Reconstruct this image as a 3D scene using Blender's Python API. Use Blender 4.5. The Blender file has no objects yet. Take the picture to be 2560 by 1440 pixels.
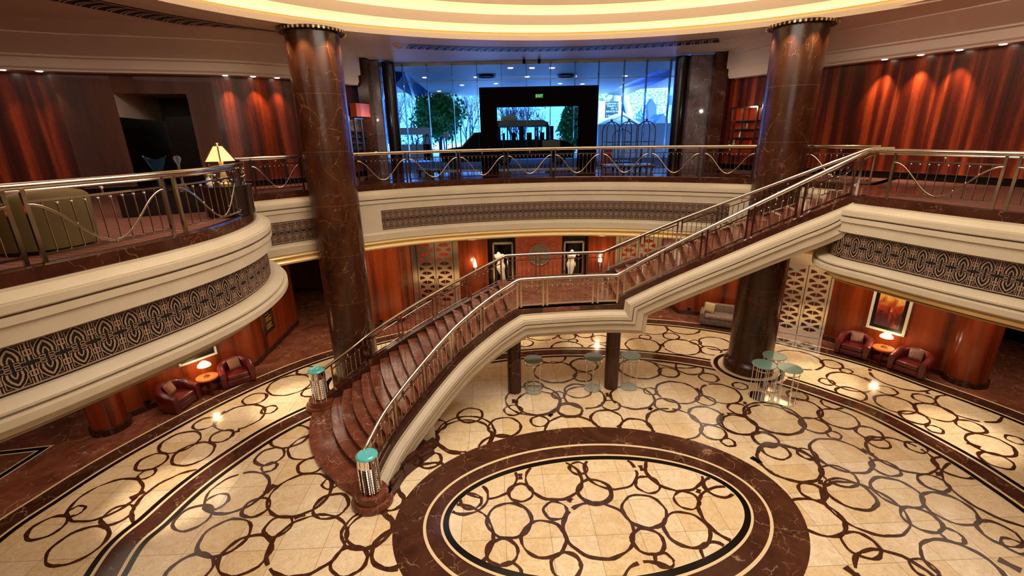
import bpy, math, random
from math import pi, sin, cos, sqrt, atan2, hypot
from mathutils import Vector, Matrix
random.seed(7)
S = bpy.context.scene
COL = S.collection
# ---------------------------------------------------------------- camera
FPX, PITCH, ROLL, ZC = 1161.5, .3196, -.0199, 8.5
cam = bpy.data.objects.new('camera', bpy.data.cameras.new('camera'))
COL.objects.link(cam)
cam.data.sensor_width = 36; cam.data.lens = 36*FPX/2560; cam.data.clip_end = 500; cam.data.clip_start = .05
cam.matrix_world = Matrix.Translation((0, 0, ZC)) @ Matrix.Rotation(pi/2-PITCH, 4, 'X') @ Matrix.Rotation(ROLL, 4, 'Z')
S.camera = cam

def ray(x, y):
    u = x-1280; v = 720-y; c, s = cos(ROLL), sin(ROLL); u, v = c*u-s*v, s*u+c*v
    return Vector((u, FPX*cos(PITCH)+v*sin(PITCH), -FPX*sin(PITCH)+v*cos(PITCH)))
def at(x, y, z=0.):      # where a line of sight meets a level of the building
    r = ray(x, y); t = (z-ZC)/r.z; return Vector((r.x*t, r.y*t))
def aty(x, y, Y):        # ... or a wall parallel to the front glass
    r = ray(x, y); t = Y/r.y; return Vector((r.x*t, Y, ZC+r.z*t))

# ---------------------------------------------------------------- materials
MT = {}
def srgb(r, g, b):
    return tuple(((c/255)/12.92 if c/255 <= .04045 else ((c/255+.055)/1.055)**2.4) for c in (r, g, b))+(1,)
def mat(name, col, rough=.5, metal=0., spec=.5, emit=None, es=0, trans=0, alpha=1, coat=0, ior=1.45):
    m = bpy.data.materials.new(name); m.use_nodes = True
    b = m.node_tree.nodes['Principled BSDF']
    b.inputs['Base Color'].default_value = col; b.inputs['Roughness'].default_value = rough
    b.inputs['Metallic'].default_value = metal; b.inputs['Specular IOR Level'].default_value = spec
    b.inputs['Transmission Weight'].default_value = trans; b.inputs['Alpha'].default_value = alpha
    b.inputs['Coat Weight'].default_value = coat; b.inputs['IOR'].default_value = ior
    if emit: b.inputs['Emission Color'].default_value = emit; b.inputs['Emission Strength'].default_value = es
    MT[name] = m; return m
class NT:
    def __init__(s, m): s.m = m; s.t = m.node_tree; s.b = s.t.nodes['Principled BSDF']
    def n(s, ty, **k):
        x = s.t.nodes.new('ShaderNode'+ty)
        for a, v in k.items():
            if a.startswith('i_'): x.inputs[a[2:].replace('_', ' ')].default_value = v
            else: setattr(x, a, v)
        return x
    def l(s, a, b): s.t.links.new(a, b)
    def coords(s, scale=(1, 1, 1), uv=False, rot=(0, 0, 0)):
        if uv: g = s.n('TexCoord'); o = g.outputs['UV']
        else: g = s.n('NewGeometry'); o = g.outputs['Position']
        mp = s.n('Mapping'); mp.inputs['Scale'].default_value = scale; mp.inputs['Rotation'].default_value = rot
        s.l(o, mp.inputs['Vector']); return mp.outputs['Vector']
    def noise(s, vec, scale, detail=4, rough=.55, dist=0):
        x = s.n('TexNoise'); x.inputs['Scale'].default_value = scale; x.inputs['Detail'].default_value = detail
        x.inputs['Roughness'].default_value = rough; x.inputs['Distortion'].default_value = dist
        s.l(vec, x.inputs['Vector']); return x.outputs['Fac']
    def ramp(s, fac, stops):
        x = s.n('ValToRGB'); e = x.color_ramp.elements
        while len(e) < len(stops): e.new(.5)
        for q, (p, c) in zip(e, stops): q.position = p; q.color = c
        s.l(fac, x.inputs['Fac']); return x.outputs['Color']
    def mix(s, f, a, b, mode='MIX'):
        x = s.n('Mix', data_type='RGBA', blend_type=mode)
        for sock, v in ((x.inputs[0], f), (x.inputs[6], a), (x.inputs[7], b)):
            if hasattr(v, 'is_linked') or isinstance(v, bpy.types.NodeSocket): s.l(v, sock)
            else: sock.default_value = v
        return x.outputs[2]
    def cracks(s, v, sc, w):      # thin angular veins, broken up
        nz = s.n('TexNoise'); nz.inputs['Scale'].default_value = 2.4; nz.inputs['Detail'].default_value = 4; s.l(v, nz.inputs['Vector'])
        va = s.n('VectorMath', operation='MULTIPLY_ADD'); s.l(nz.outputs['Color'], va.inputs[0]); va.inputs[1].default_value = (.55, .55, .55); s.l(v, va.inputs[2])
        out = None
        for q, (k, ww, gs) in enumerate(((1.0, 1.0, .9), (2.7, 1.5, 1.7))):
            x = s.n('TexVoronoi', feature='DISTANCE_TO_EDGE'); x.inputs['Scale'].default_value = sc*k*1.5; s.l(va.outputs[0], x.inputs['Vector'])
            e = s.ramp(x.outputs['Distance'], [(0, W4), (w*ww, K4)])
            g = s.ramp(s.noise(v, gs*1.3+.37*q, 3), [(.5, K4), (.6, W4)]); e = s.math('MULTIPLY', e, g)
            out = e if out is None else s.math('MAXIMUM', out, e)
        return out
    def math(s, op, a, b=0, c=None):
        x = s.n('Math', operation=op)
        for i, v in enumerate((a, b) if c is None else (a, b, c)):
            if isinstance(v, bpy.types.NodeSocket): s.l(v, x.inputs[i])
            else: x.inputs[i].default_value = v
        return x.outputs[0]
W4 = (1, 1, 1, 1); K4 = (0, 0, 0, 1)
def marble_mat(name, dark, light, vein, scale=1., vamt=.8, rough=.12, vs=2.2, vw=.012, uv=False):
    m = mat(name, dark, rough); t = NT(m); v = t.coords(uv=False)
    f = t.noise(v, 1.1*scale, 6, .6, 1.5)
    c = t.ramp(f, [(.3, dark), (.7, light)])
    k = t.math('MULTIPLY', t.cracks(v, .62*scale, vw), vamt)
    t.l(t.mix(k, c, vein), t.b.inputs['Base Color'])
    return m
def cream_mat():
    m = mat('cream_marble', srgb(222, 190, 140), .13); t = NT(m)
    v = t.coords(); vr = t.coords(rot=(0, 0, -.03), scale=(1, 1, 1))
    br = t.n('TexBrick', offset=0., squash=1.); br.inputs['Scale'].default_value = 1.
    br.inputs['Brick Width'].default_value = 1.0; br.inputs['Row Height'].default_value = 1.0
    br.inputs['Mortar Size'].default_value = .007; br.inputs['Mortar Smooth'].default_value = .2
    br.inputs['Color1'].default_value = (.0, .0, .0, 1); br.inputs['Color2'].default_value = W4; br.inputs['Mortar'].default_value = (.5, .5, .5, 1)
    br.inputs['Bias'].default_value = 0
    t.l(vr, br.inputs['Vector'])
    a = srgb(226, 198, 152); b = srgb(243, 226, 196)
    n = t.noise(v, 1.6, 8, .65, 2.5)
    c = t.ramp(n, [(.3, srgb(212, 176, 122)), (.5, a), (.72, b)])
    c = t.mix(.45, c, t.mix(br.outputs['Color'], srgb(216, 184, 132), srgb(244, 228, 202)))
    n1 = t.noise(v, 3.2, 6, .62, 2.2)
    ve = t.ramp(t.math('ABSOLUTE', t.math('SUBTRACT', n1, .5)), [(0, W4), (.018, K4)])
    c = t.mix(t.math('MULTIPLY', ve, .6), c, srgb(178, 132, 84))
    c = t.mix(t.math('MULTIPLY', br.outputs['Fac'], .65), c, srgb(120, 85, 50))
    t.l(c, t.b.inputs['Base Color'])
def wood_mat(name, dk, md, lt, su=1.6, rough=.22, feather=True):
    m = mat(name, md, rough, coat=.08); t = NT(m)
    u = t.coords((su, .05, 1), uv=True)
    f = t.noise(u, 2.2, 3, .5, .25)
    u2 = t.coords((9, .9, 1), uv=True); g = t.noise(u2, 2.5, 5, .6, 1.2)
    c = t.ramp(t.math('ADD', t.math('MULTIPLY', f, .88), t.math('MULTIPLY', g, .12)), [(.33, dk), (.5, md), (.68, lt)])
    if feather:
        u3 = t.coords((1, 1, 1), uv=True); sx = t.n('SeparateXYZ'); t.l(u3, sx.inputs[0])
        fr = t.math('ABSOLUTE', t.math('SUBTRACT', t.math('FRACT', t.math('MULTIPLY', sx.outputs[0], 1.55)), .5))
        ph = t.math('ADD', t.math('MULTIPLY', sx.outputs[1], 5), t.math('MULTIPLY', fr, 22))
        ph = t.math('ADD', ph, t.math('MULTIPLY', g, 7))
        w = t.math('MULTIPLY', t.math('ADD', t.math('SINE', t.math('MULTIPLY', ph, 3.2)), 1), .14)
        c = t.mix(w, c, dk)
    # panel seams
    u4 = t.coords((1, 1, 1), uv=True); s4 = t.n('SeparateXYZ'); t.l(u4, s4.inputs[0])
    fr = t.math('FRACT', t.math('DIVIDE', s4.outputs[0], 1.27)); se = t.math('LESS_THAN', fr, .008)
    c = t.mix(t.math('MULTIPLY', se, .7), c, (.01, .004, .002, 1))
    t.l(c, t.b.inputs['Base Color'])
cream_mat()
marble_mat('brown_marble', srgb(56, 30, 21), srgb(86, 49, 34), srgb(196, 158, 116), 1., .6, .12)
marble_mat('red_marble', srgb(92, 49, 33), srgb(142, 84, 60), srgb(225, 195, 170), .8, .6, .16)
marble_mat('step_marble', srgb(88, 45, 31), srgb(128, 72, 52), srgb(225, 180, 150), 1.3, .6, .14)
marble_mat('curb_marble', srgb(48, 24, 15), srgb(74, 38, 25), srgb(190, 140, 110), 1.5, .4, .12)
marble_mat('pink_marble', srgb(165, 75, 45), srgb(195, 100, 66), srgb(235, 190, 160), 1.2, .5, .25)
marble_mat('grey_marble', srgb(90, 72, 70), srgb(135, 115, 115), srgb(210, 200, 200), 1.0, .5, .1)
def column_mat():
    m = mat('column_marble', srgb(60, 25, 12), .24); t = NT(m)
    v = t.coords((1, 1, .45)); f = t.noise(v, 1.8, 6, .6, 1.)
    c = t.ramp(f, [(.3, srgb(48, 22, 11)), (.7, srgb(78, 41, 22))])
    c = t.mix(t.math('MULTIPLY', t.cracks(t.coords((1, 1, .6)), .8, .010), .42), c, srgb(190, 140, 90))
    g = t.n('NewGeometry'); sx = t.n('SeparateXYZ'); t.l(g.outputs['Position'], sx.inputs[0])
    fr = t.math('FRACT', t.math('DIVIDE', sx.outputs[2], 1.62)); se = t.math('LESS_THAN', fr, .006)
    c = t.mix(t.math('MULTIPLY', se, .35), c, srgb(180, 120, 75))
    t.l(c, t.b.inputs['Base Color'])
column_mat()
def veneer(m_name, cola, colb, sc):   # plaster: faint mottling only
    m = mat(m_name, cola, .45); t = NT(m); f = t.noise(t.coords(), sc, 3)
    t.l(t.ramp(f, [(.3, cola), (.7, colb)]), t.b.inputs['Base Color'])
veneer('plaster', srgb(186, 168, 142), srgb(195, 178, 152), 1.5)
veneer('plaster_groove', srgb(120, 95, 68), srgb(126, 100, 72), 1.5)
veneer('ceiling_paint', srgb(236, 208, 184), srgb(240, 213, 190), 1.)
veneer('cove_paint', srgb(248, 236, 205), srgb(250, 238, 210), 1.)
wood_mat('wood', srgb(32, 8, 3), srgb(98, 27, 8), srgb(188, 76, 28), 1.5, .3)
wood_mat('wood_low', srgb(74, 24, 9), srgb(136, 52, 17), srgb(164, 70, 26), .8, .2, False)
wood_mat('wood_plain', srgb(60, 24, 12), srgb(92, 44, 24), srgb(110, 58, 34), .6, .45, False)
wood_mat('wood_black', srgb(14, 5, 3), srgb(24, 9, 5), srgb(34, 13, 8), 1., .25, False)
mat('portal_black', srgb(12, 6, 5), .7, spec=.0); mat('black_stone', srgb(12, 9, 7), .12); mat('black_inlay', srgb(16, 11, 9), .15); mat('cream_inlay', srgb(226, 200, 158), .15)
m_ = mat('brown_inlay', srgb(66, 34, 20), .16); t_ = NT(m_)
t_.l(t_.ramp(t_.noise(t_.coords(), 8, 4), [(.3, srgb(52, 25, 14)), (.7, srgb(84, 46, 28))]), t_.b.inputs['Base Color'])
mat('chrome', (.56, .47, .39, 1), .14, 1.); mat('polished_steel', (.85, .82, .78, 1), .08, 1.)
mat('bronze_rail', (.5, .36, .24, 1), .18, 1.)
mat('gold_trim', srgb(235, 205, 145), .28, .35); mat('grille_black', srgb(10, 7, 6), .5)
mat('grille_bronze', srgb(160, 126, 102), .45, .1)
def leather():
    m = mat('leather', srgb(92, 22, 20), .28, coat=.3); t = NT(m)
    t.l(t.ramp(t.noise(t.coords(), 3, 4), [(.3, srgb(72, 16, 15)), (.7, srgb(116, 32, 28))]), t.b.inputs['Base Color'])
leather()
mat('side_table_wood', srgb(190, 88, 44), .2, coat=.4); mat('side_table_dark', srgb(90, 30, 14), .3)
mat('teal_glass', srgb(95, 190, 195), .12, coat=.6); mat('table_glass', srgb(130, 168, 155), .12, coat=.4)
mat('table_glass_green', srgb(72, 92, 62), .14, coat=.4)
mat('white_stone', srgb(240, 230, 205), .35); mat('black', srgb(8, 7, 7), .35); mat('car_black', srgb(6, 6, 9), .45, spec=.1)
mat('tyre', srgb(12, 12, 13), .8); mat('grey_metal', srgb(120, 125, 135), .35, .6)
mat('door_gold', (.80, .68, .50, 1), .13, .92); mat('door_fan', srgb(74, 14, 8), .3); mat('door_fan_orange', srgb(165, 52, 16), .3)
mat('lamp_shade', srgb(250, 225, 180), .6, emit=srgb(255, 205, 130), es=3.2)
mat('lamp_shade_dim', srgb(240, 205, 150), .6, emit=srgb(255, 190, 110), es=.75)
mat('bulb', W4, .5, emit=srgb(255, 225, 170), es=12); mat('downlight_glow', W4, .5, emit=srgb(255, 232, 200), es=14)
mat('canopy_glow', W4, .5, emit=srgb(255, 240, 220), es=4); mat('cove_glow', W4, .5, emit=srgb(255, 226, 165), es=.95)
mat('exit_green', K4, .5, emit=srgb(40, 220, 70), es=2.5)
mat('olive_fabric', srgb(96, 76, 38), .8); mat('gold_cushion', srgb(190, 168, 112), .7); mat('tan_cushion', srgb(140, 92, 66), .7)
def patterned(name, c1, c2, sc, ty='CHECK'):
    m = mat(name, c1, .75); t = NT(m); v = t.coords()
    if ty == 'VOR':
        x = t.n('TexVoronoi'); x.inputs['Scale'].default_value = sc; t.l(v, x.inputs['Vector']); f = x.outputs['Distance']
        c = t.ramp(f, [(.25, c2), (.4, c1)])
    else:
        x = t.n('TexWave'); x.inputs['Scale'].default_value = sc; x.inputs['Distortion'].default_value = 2; t.l(v, x.inputs['Vector'])
        c = t.ramp(x.outputs['Fac'], [(.3, c1), (.45, srgb(60, 50, 70)), (.6, c2), (.8, srgb(150, 80, 60))])
    t.l(c, t.b.inputs['Base Color'])
patterned('sofa_fabric', srgb(118, 96, 84), srgb(165, 145, 128), 22, 'VOR')
patterned('stripe_fabric', srgb(120, 80, 60), srgb(215, 190, 160), 7, 'WAVE')
def carpet():
    m = mat('carpet', srgb(110, 58, 42), .9); t = NT(m); v = t.coords()
    x = t.n('TexWave', wave_type='RINGS'); x.inputs['Scale'].default_value = 1.1; x.inputs['Distortion'].default_value = 6; x.inputs['Detail'].default_value = 1
    t.l(v, x.inputs['Vector'])
    c = t.ramp(x.outputs['Fac'], [(.0, srgb(96, 46, 34)), (.44, srgb(110, 58, 42)), (.5, srgb(186, 140, 105)), (.56, srgb(96, 46, 34))])
    t.l(c, t.b.inputs['Base Color'])
carpet()
def foliage(name, a, b, c3):
    m = mat(name, a, .6); t = NT(m)
    t.l(t.ramp(t.noise(t.coords(), 3.0, 3), [(.3, a), (.5, b), (.7, c3)]), t.b.inputs['Base Color'])
foliage('leaf_green', srgb(20, 95, 50), srgb(60, 160, 65), srgb(170, 235, 120))
foliage('leaf_teal', srgb(30, 100, 110), srgb(80, 160, 180), srgb(170, 225, 240))
mat('bark', srgb(70, 80, 100), .9)
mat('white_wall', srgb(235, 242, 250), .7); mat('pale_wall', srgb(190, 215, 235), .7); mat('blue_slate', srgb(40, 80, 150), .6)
m_ = mat('rough_stone', srgb(150, 190, 225), .9); t_ = NT(m_)
t_.l(t_.ramp(t_.noise(t_.coords(), 5, 5, .7), [(.42, srgb(40, 110, 175)), (.5, srgb(120, 180, 225)), (.58, srgb(250, 252, 255))]), t_.b.inputs['Base Color'])
mat('canopy_grey', srgb(225, 225, 215), .5); mat('canopy_blue', srgb(70, 85, 185), .25, .5); mat('asphalt', srgb(215, 222, 228), .5)
mat('sign_teal', srgb(6, 50, 66), .4); mat('letter', srgb(190, 225, 230), .5); mat('letter_gold', srgb(205, 150, 60), .4)
mat('plaque', srgb(52, 38, 26), .35, .3); mat('red_plastic', srgb(225, 40, 40), .4)
mat('van_glass', srgb(110, 180, 225), .1, emit=srgb(60, 160, 215), es=.0)
mat('gold_leaf', srgb(190, 150, 90), .3, .7)
mat('silver_relief', srgb(150, 140, 118), .35, .6)
m_ = mat('glass', W4, .02); t_ = NT(m_)          # thin architectural glass
tr = t_.n('BsdfTransparent'); tr.inputs[0].default_value = (.86, .95, 1, 1); gl = t_.n('BsdfGlossy'); gl.inputs['Roughness'].default_value = .02
fr_ = t_.n('Fresnel'); fr_.inputs[0].default_value = 1.12; mx = t_.n('MixShader')
t_.l(fr_.outputs[0], mx.inputs[0]); t_.l(tr.outputs[0], mx.inputs[1]); t_.l(gl.outputs[0], mx.inputs[2])
t_.l(mx.outputs[0], t_.t.nodes['Material Output'].inputs['Surface'])
mat('glass_edge', srgb(20, 70, 90), .1); mat('clear_glass', srgb(225, 235, 240), .03, trans=.95, ior=1.3)
mat('base_glass', srgb(215, 222, 215), .06, trans=.75, ior=1.4); mat('shop_stock', srgb(150, 150, 110), .5)
def mosaic(name, cols, sc):
    m = mat(name, cols[0], .5); t = NT(m); x = t.n('TexVoronoi'); x.inputs['Scale'].default_value = sc
    t.l(t.coords(), x.inputs['Vector']); h = t.n('SeparateColor'); t.l(x.outputs['Color'], h.inputs[0])
    t.l(t.ramp(h.outputs[0], [(i/len(cols), c) for i, c in enumerate(cols)]), t.b.inputs['Base Color'])
mosaic('mosaic_glass', [srgb(20, 20, 25), srgb(60, 90, 80), srgb(150, 120, 70), srgb(30, 40, 60), srgb(190, 180, 170), srgb(120, 50, 40)], 9)
def painting(name, stops, sc):
    m = mat(name, stops[0][1], .3, coat=.5); t = NT(m); v = t.coords((1, 1, 1), uv=True)
    sx = t.n('SeparateXYZ'); t.l(v, sx.inputs[0]); n = t.noise(v, sc, 5, .6, 1.5)
    f = t.math('ADD', t.math('MULTIPLY', sx.outputs[1], .72), t.math('MULTIPLY', n, 1.0)); f = t.math('SUBTRACT', f, .28)
    t.l(t.ramp(f, stops), t.b.inputs['Base Color'])
painting('painting_fire', [(0, srgb(34, 12, 24)), (.18, srgb(70, 40, 70)), (.34, srgb(90, 22, 30)), (.48, srgb(190, 60, 30)), (.6, srgb(245, 170, 70)), (.75, srgb(255, 225, 130)), (1, srgb(120, 50, 110))], 2.2)
painting('painting_red', [(0, srgb(20, 6, 6)), (.4, srgb(60, 12, 10)), (.6, srgb(150, 30, 20)), (1, srgb(200, 60, 40))], 2.0)

# ---------------------------------------------------------------- mesh helpers
class MB:
    def __init__(s): s.v = []; s.f = []; s.m = []; s.uv = []
    def add(s, vs, fs, mi=0, uvs=None):
        o = len(s.v); s.v += [tuple(p) for p in vs]
        for i, f in enumerate(fs):
            s.f.append([o+k for k in f]); s.m.append(mi)
            s.uv.append([uvs[k] for k in f] if uvs else None)
        return s
    def box(s, c, d, rz=0, mi=0, M=None):
        x, y, z = d[0]/2, d[1]/2, d[2]/2
        P = [Vector((a*x, b*y, e*z)) for a in (-1, 1) for b in (-1, 1) for e in (-1, 1)]
        R = M or Matrix.Rotation(rz, 3, 'Z')
        P = [R @ p + Vector(c) for p in P]
        return s.add(P, [(0, 1, 3, 2), (4, 6, 7, 5), (0, 4, 5, 1), (2, 3, 7, 6), (0, 2, 6, 4), (1, 5, 7, 3)], mi)
    def bar(s, a, b, w, h, mi=0, up=(0, 0, 1)):
        a, b = Vector(a), Vector(b); d = b-a; L = d.length
        if L < 1e-6: return s
        d.normalize(); u = Vector(up)
        if abs(d.dot(u)) > .98: u = Vector((1, 0, 0))
        x = d.cross(u).normalized(); z = x.cross(d)
        R = Matrix((x, d, z)).transposed()
        return s.box((a+b)/2, (w, L, h), M=R, mi=mi)
    def tube(s, path, r, n=8, mi=0, closed=False, caps=True, ry=None):
        P = [Vector(p) for p in path]; N = len(P); rr = r if isinstance(r, (list, tuple)) else [r]*N
        vs = []; pu = None
        for i, p in enumerate(P):
            if closed: d = P[(i+1) % N]-P[i-1]
            else: d = P[min(i+1, N-1)]-P[max(i-1, 0)]
            d.normalize()
            if pu is None: u = Vector((0, 0, 1)) if abs(d.z) < .9 else Vector((1, 0, 0))
            else: u = pu
            x = d.cross(u).normalized(); u = x.cross(d).normalized(); pu = u
            for k in range(n):
                a = 2*pi*k/n; vs.append(p+x*cos(a)*rr[i]+u*sin(a)*(ry or rr[i]))
        fs = []
        for i in range(N if closed else N-1):
            j = (i+1) % N
            for k in range(n): fs.append((i*n+k, i*n+(k+1) % n, j*n+(k+1) % n, j*n+k))
        if caps and not closed: fs += [tuple(range(n))[::-1], tuple((N-1)*n+k for k in range(n))]
        return s.add(vs, fs, mi)
    def lathe(s, prof, c=(0, 0, 0), n=32, mi=0, sx=1, sy=1, rib=None):
        vs = []; uvs = []
        for j, (r, z) in enumerate(prof):
            for k in range(n):
                a = 2*pi*k/n; q = r*(rib(a, z) if rib else 1)
                vs.append((c[0]+q*cos(a)*sx, c[1]+q*sin(a)*sy, c[2]+z)); uvs.append((a*r, z))
        fs = []
        for j in range(len(prof)-1):
            for k in range(n): fs.append((j*n+k, j*n+(k+1) % n, (j+1)*n+(k+1) % n, (j+1)*n+k))
        if prof[0][0] > 1e-4: fs.append(tuple(range(n))[::-1])
        if prof[-1][0] > 1e-4: fs.append(tuple((len(prof)-1)*n+k for k in range(n)))
        return s.add(vs, fs, mi, uvs)
    def prism(s, poly, z0, z1, mi=0):
        n = len(poly); vs = [(p[0], p[1], z0) for p in poly]+[(p[0], p[1], z1) for p in poly]
        return s.add(vs, [tuple(range(n))[::-1], tuple(range(n, 2*n))]+[(i, (i+1) % n, n+(i+1) % n, n+i) for i in range(n)], mi)
    def sphere(s, c, r, n=12, m=8, mi=0, sc=(1, 1, 1)):
        pr = [(max(1e-5, r*sin(pi*j/m)), -r*cos(pi*j/m)) for j in range(m+1)]
        vs = []; fs = []
        for (q, z) in pr:
            for k in range(n): a = 2*pi*k/n; vs.append((c[0]+q*cos(a)*sc[0], c[1]+q*sin(a)*sc[1], c[2]+z*sc[2]))
        for j in range(m):
            for k in range(n): fs.append((j*n+k, j*n+(k+1) % n, (j+1)*n+(k+1) % n, (j+1)*n+k))
        return s.add(vs, fs, mi)
    def grid(s, rows, mi=0, uv=None, flip=False):   # rows of points
        n = len(rows[0]); vs = [p for r in rows for p in r]; uvs = [q for r in uv for q in r] if uv else None
        fs = []
        for i in range(len(rows)-1):
            for k in range(n-1):
                f = (i*n+k, i*n+k+1, (i+1)*n+k+1, (i+1)*n+k); fs.append(f[::-1] if flip else f)
        return s.add(vs, fs, mi, uvs)
    def build(s, name, mats, parent=None, smooth=35, loc=None):
        me = bpy.data.meshes.new(name); off = Vector(parent.location) if parent else Vector(loc or (0, 0, 0))
        if parent and parent.parent: off = off+Vector(parent.parent.location)
        me.from_pydata([tuple(Vector(p)-off) for p in s.v], [], s.f)
        for m in (mats if isinstance(mats, (list, tuple)) else [mats]): me.materials.append(MT[m])
        for p, i in zip(me.polygons, s.m): p.material_index = i
        if any(u is not None for u in s.uv):
            L = me.uv_layers.new(name='UVMap')
            for p, u in zip(me.polygons, s.uv):
                if u:
                    for li, q in zip(p.loop_indices, u): L.data[li].uv = q
        me.validate()
        if smooth: me.shade_smooth(); me.set_sharp_from_angle(angle=math.radians(smooth))
        o = bpy.data.objects.new(name, me); COL.objects.link(o)
        if parent: o.parent = parent
        elif loc: o.location = loc
        return o
def tag(o, label, cat, group=None):
    o['label'] = label; o['category'] = cat
    if group: o['group'] = group
    return o
def struct(o): o['kind'] = 'structure'; return o
def thing(name, label, cat, loc=(0, 0, 0), group=None):
    o = bpy.data.objects.new(name, None); COL.objects.link(o); o.location = loc; o.empty_display_size = .1
    return tag(o, label, cat, group)
def sroot(name, loc=(0, 0, 0)):
    o = bpy.data.objects.new(name, None); COL.objects.link(o); o.location = loc; return struct(o)
def dup(root, loc=None, rz=None, label=None, sc=None):
    r = root.copy(); COL.objects.link(r)
    if loc is not None: r.location = loc
    if rz is not None: r.rotation_euler = (0, 0, rz)
    if sc: r.scale = sc
    if label: r['label'] = label
    for ch in list(root.children):
        c = ch.copy(); COL.objects.link(c); c.parent = r
        for g in list(ch.children):
            d = g.copy(); COL.objects.link(d); d.parent = c
    return r
def spline(P, n=14):
    P = [Vector(p) for p in P]; P = [2*P[0]-P[1]]+P+[2*P[-1]-P[-2]]; o = []
    for i in range(1, len(P)-2):
        a, b, c, d = P[i-1:i+3]
        for k in range(n):
            t = k/n; o.append(.5*(2*b+(c-a)*t+(2*a-5*b+4*c-d)*t*t+(3*b-a-3*c+d)*t**3))
    return o+[P[-2]]
class Path:      # plan curve with arclength; side=+1: outward normal to the right of travel
    def __init__(s, P, side=1, n=14, raw=False):
        s.p = [Vector(q) for q in P] if raw else spline([Vector(q) for q in P], n); s.side = side; s.s = [0]
        for a, b in zip(s.p, s.p[1:]): s.s.append(s.s[-1]+(b-a).length)
        s.L = s.s[-1]
    def at(s, q):
        import bisect
        i = min(max(bisect.bisect_right(s.s, q)-1, 0), len(s.p)-2)
        t = (q-s.s[i])/(s.s[i+1]-s.s[i]); return s.p[i].lerp(s.p[i+1], t) if 0 <= t <= 1 else s.p[i]+(s.p[i+1]-s.p[i])*t
    def nrm(s, q):
        d = (s.at(q+.08)-s.at(q-.08)).normalized(); return Vector((d.y, -d.x))*s.side
    def pt(s, q, out=0, z=0): p = s.at(q)+s.nrm(q)*out; return Vector((p.x, p.y, z))
    def near(s, x, y): return min(range(len(s.p)), key=lambda i: (s.p[i]-Vector((x, y))).length)
    def sn(s, x, y): return s.s[s.near(x, y)]
def frange(a, b, n): return [a+(b-a)*i/n for i in range(n+1)]
def sweep(mb, path, prof, s0, s1, mi=0, step=.2, z0=0.):
    n = max(1, int(abs(s1-s0)/step)); ss = frange(s0, s1, n); acc = [0]
    for a, b in zip(prof, prof[1:]): acc.append(acc[-1]+hypot(b[0]-a[0], b[1]-a[1]))
    rows = [[path.pt(q, o, z0+z) for o, z in prof] for q in ss]
    uv = [[(q, a) for a in acc] for q in ss]
    mb.grid(rows, mi, uv, flip=path.side < 0)
def text_mesh(name, txt, size, matn, parent, loc, rot, ext=.004, align='LEFT'):
    c = bpy.data.curves.new(name, 'FONT'); c.body = txt; c.size = size; c.extrude = ext; c.align_x = align
    o = bpy.data.objects.new(name, c); COL.objects.link(o)
    dg = bpy.context.evaluated_depsgraph_get(); dg.update()
    me = bpy.data.meshes.new_from_object(o.evaluated_get(dg)); bpy.data.objects.remove(o)
    me.materials.clear(); me.materials.append(MT[matn]); me.name = name
    o = bpy.data.objects.new(name, me); COL.objects.link(o)
    if parent: o.parent = parent; loc = Vector(loc)-Vector(parent.location)
    o.location = loc; o.rotation_euler = rot; return o
# ================================================================ lower floor with its inlay
CX, CY, TH = 1.912, 8.782, .0758
def ell(a, b, n=160, th=TH):
    return [Vector((CX+a*cos(t)*cos(th)-b*sin(t)*sin(th), CY+a*cos(t)*sin(th)+b*sin(t)*cos(th))) for t in frange(0, 2*pi, n)]
def inell(p, a, b):
    d = Vector((p[0]-CX, p[1]-CY)); x = d.x*cos(TH)+d.y*sin(TH); y = -d.x*sin(TH)+d.y*cos(TH); return (x/a)**2+(y/b)**2 < 1
Cl = [(-8.6,7.6),(-8.54,8.8),(-8.35,9.93),(-7.95,11.05),(-7.4,12.2),(-6.6,13.25),(-5.2,14.6),(-3.3,15.8),(-1.2,16.7),(1,17.15),(3.0,17.15),(5.44,16.7),(7.6,15.85),(9.5,14.6),(10.7,13.3),(11.3,12.43),(11.8,10.97),(12.05,9.6),(12.0,7.6),(11,5),(8,2.2),(2,.6),(-4,2.0),(-7.3,4.6)]
Dl = [(-11.6,8.2),(-11.4,9.5),(-11.14,10.6),(-10.7,11.8),(-9.8,13.8),(-8.6,15.7),(-7.3,17.1),(-5,18.7),(-2,19.9),(1.5,20.35),(4,20.25),(6.4,19.8),(8,19.3),(9.6,18.5),(11,17.55),(12.5,16.2),(13.4,15.1),(14.0,14),(14.6,12.9),(15.1,11.7),(15.5,10),(15.3,7),(13.5,3),(9,-.5),(2,-2),(-5,-.5),(-9.5,3),(-11.2,6)]
def loop(P, n=10): return Path([P[-1]]+P+[P[0], P[1]], side=-1, n=n)
CL, DL = loop(Cl), loop(Dl)
def polar(path):
    a = sorted((atan2(p.y-CY, p.x-CX), (p-Vector((CX, CY))).length) for p in path.p)
    def f(x, y):
        t = atan2(y-CY, x-CX); r = hypot(x-CX, y-CY); import bisect
        i = bisect.bisect(a, (t, 0)); p, q = a[i-1], a[i % len(a)]
        w = (t-p[0])/((q[0]-p[0]) or 1) if i % len(a) and i else 0
        return r-(p[1]+(q[1]-p[1])*min(max(w, 0), 1))
    return f
dC, dD = polar(CL), polar(DL)
fl = MB(); FM = ['red_marble', 'cream_marble', 'brown_marble', 'black_inlay', 'cream_inlay', 'brown_inlay']
fl.add([(-45, -12, 0), (45, -12, 0), (45, 45, 0), (-45, 45, 0)], [(0, 1, 2, 3)], 0)
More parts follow.
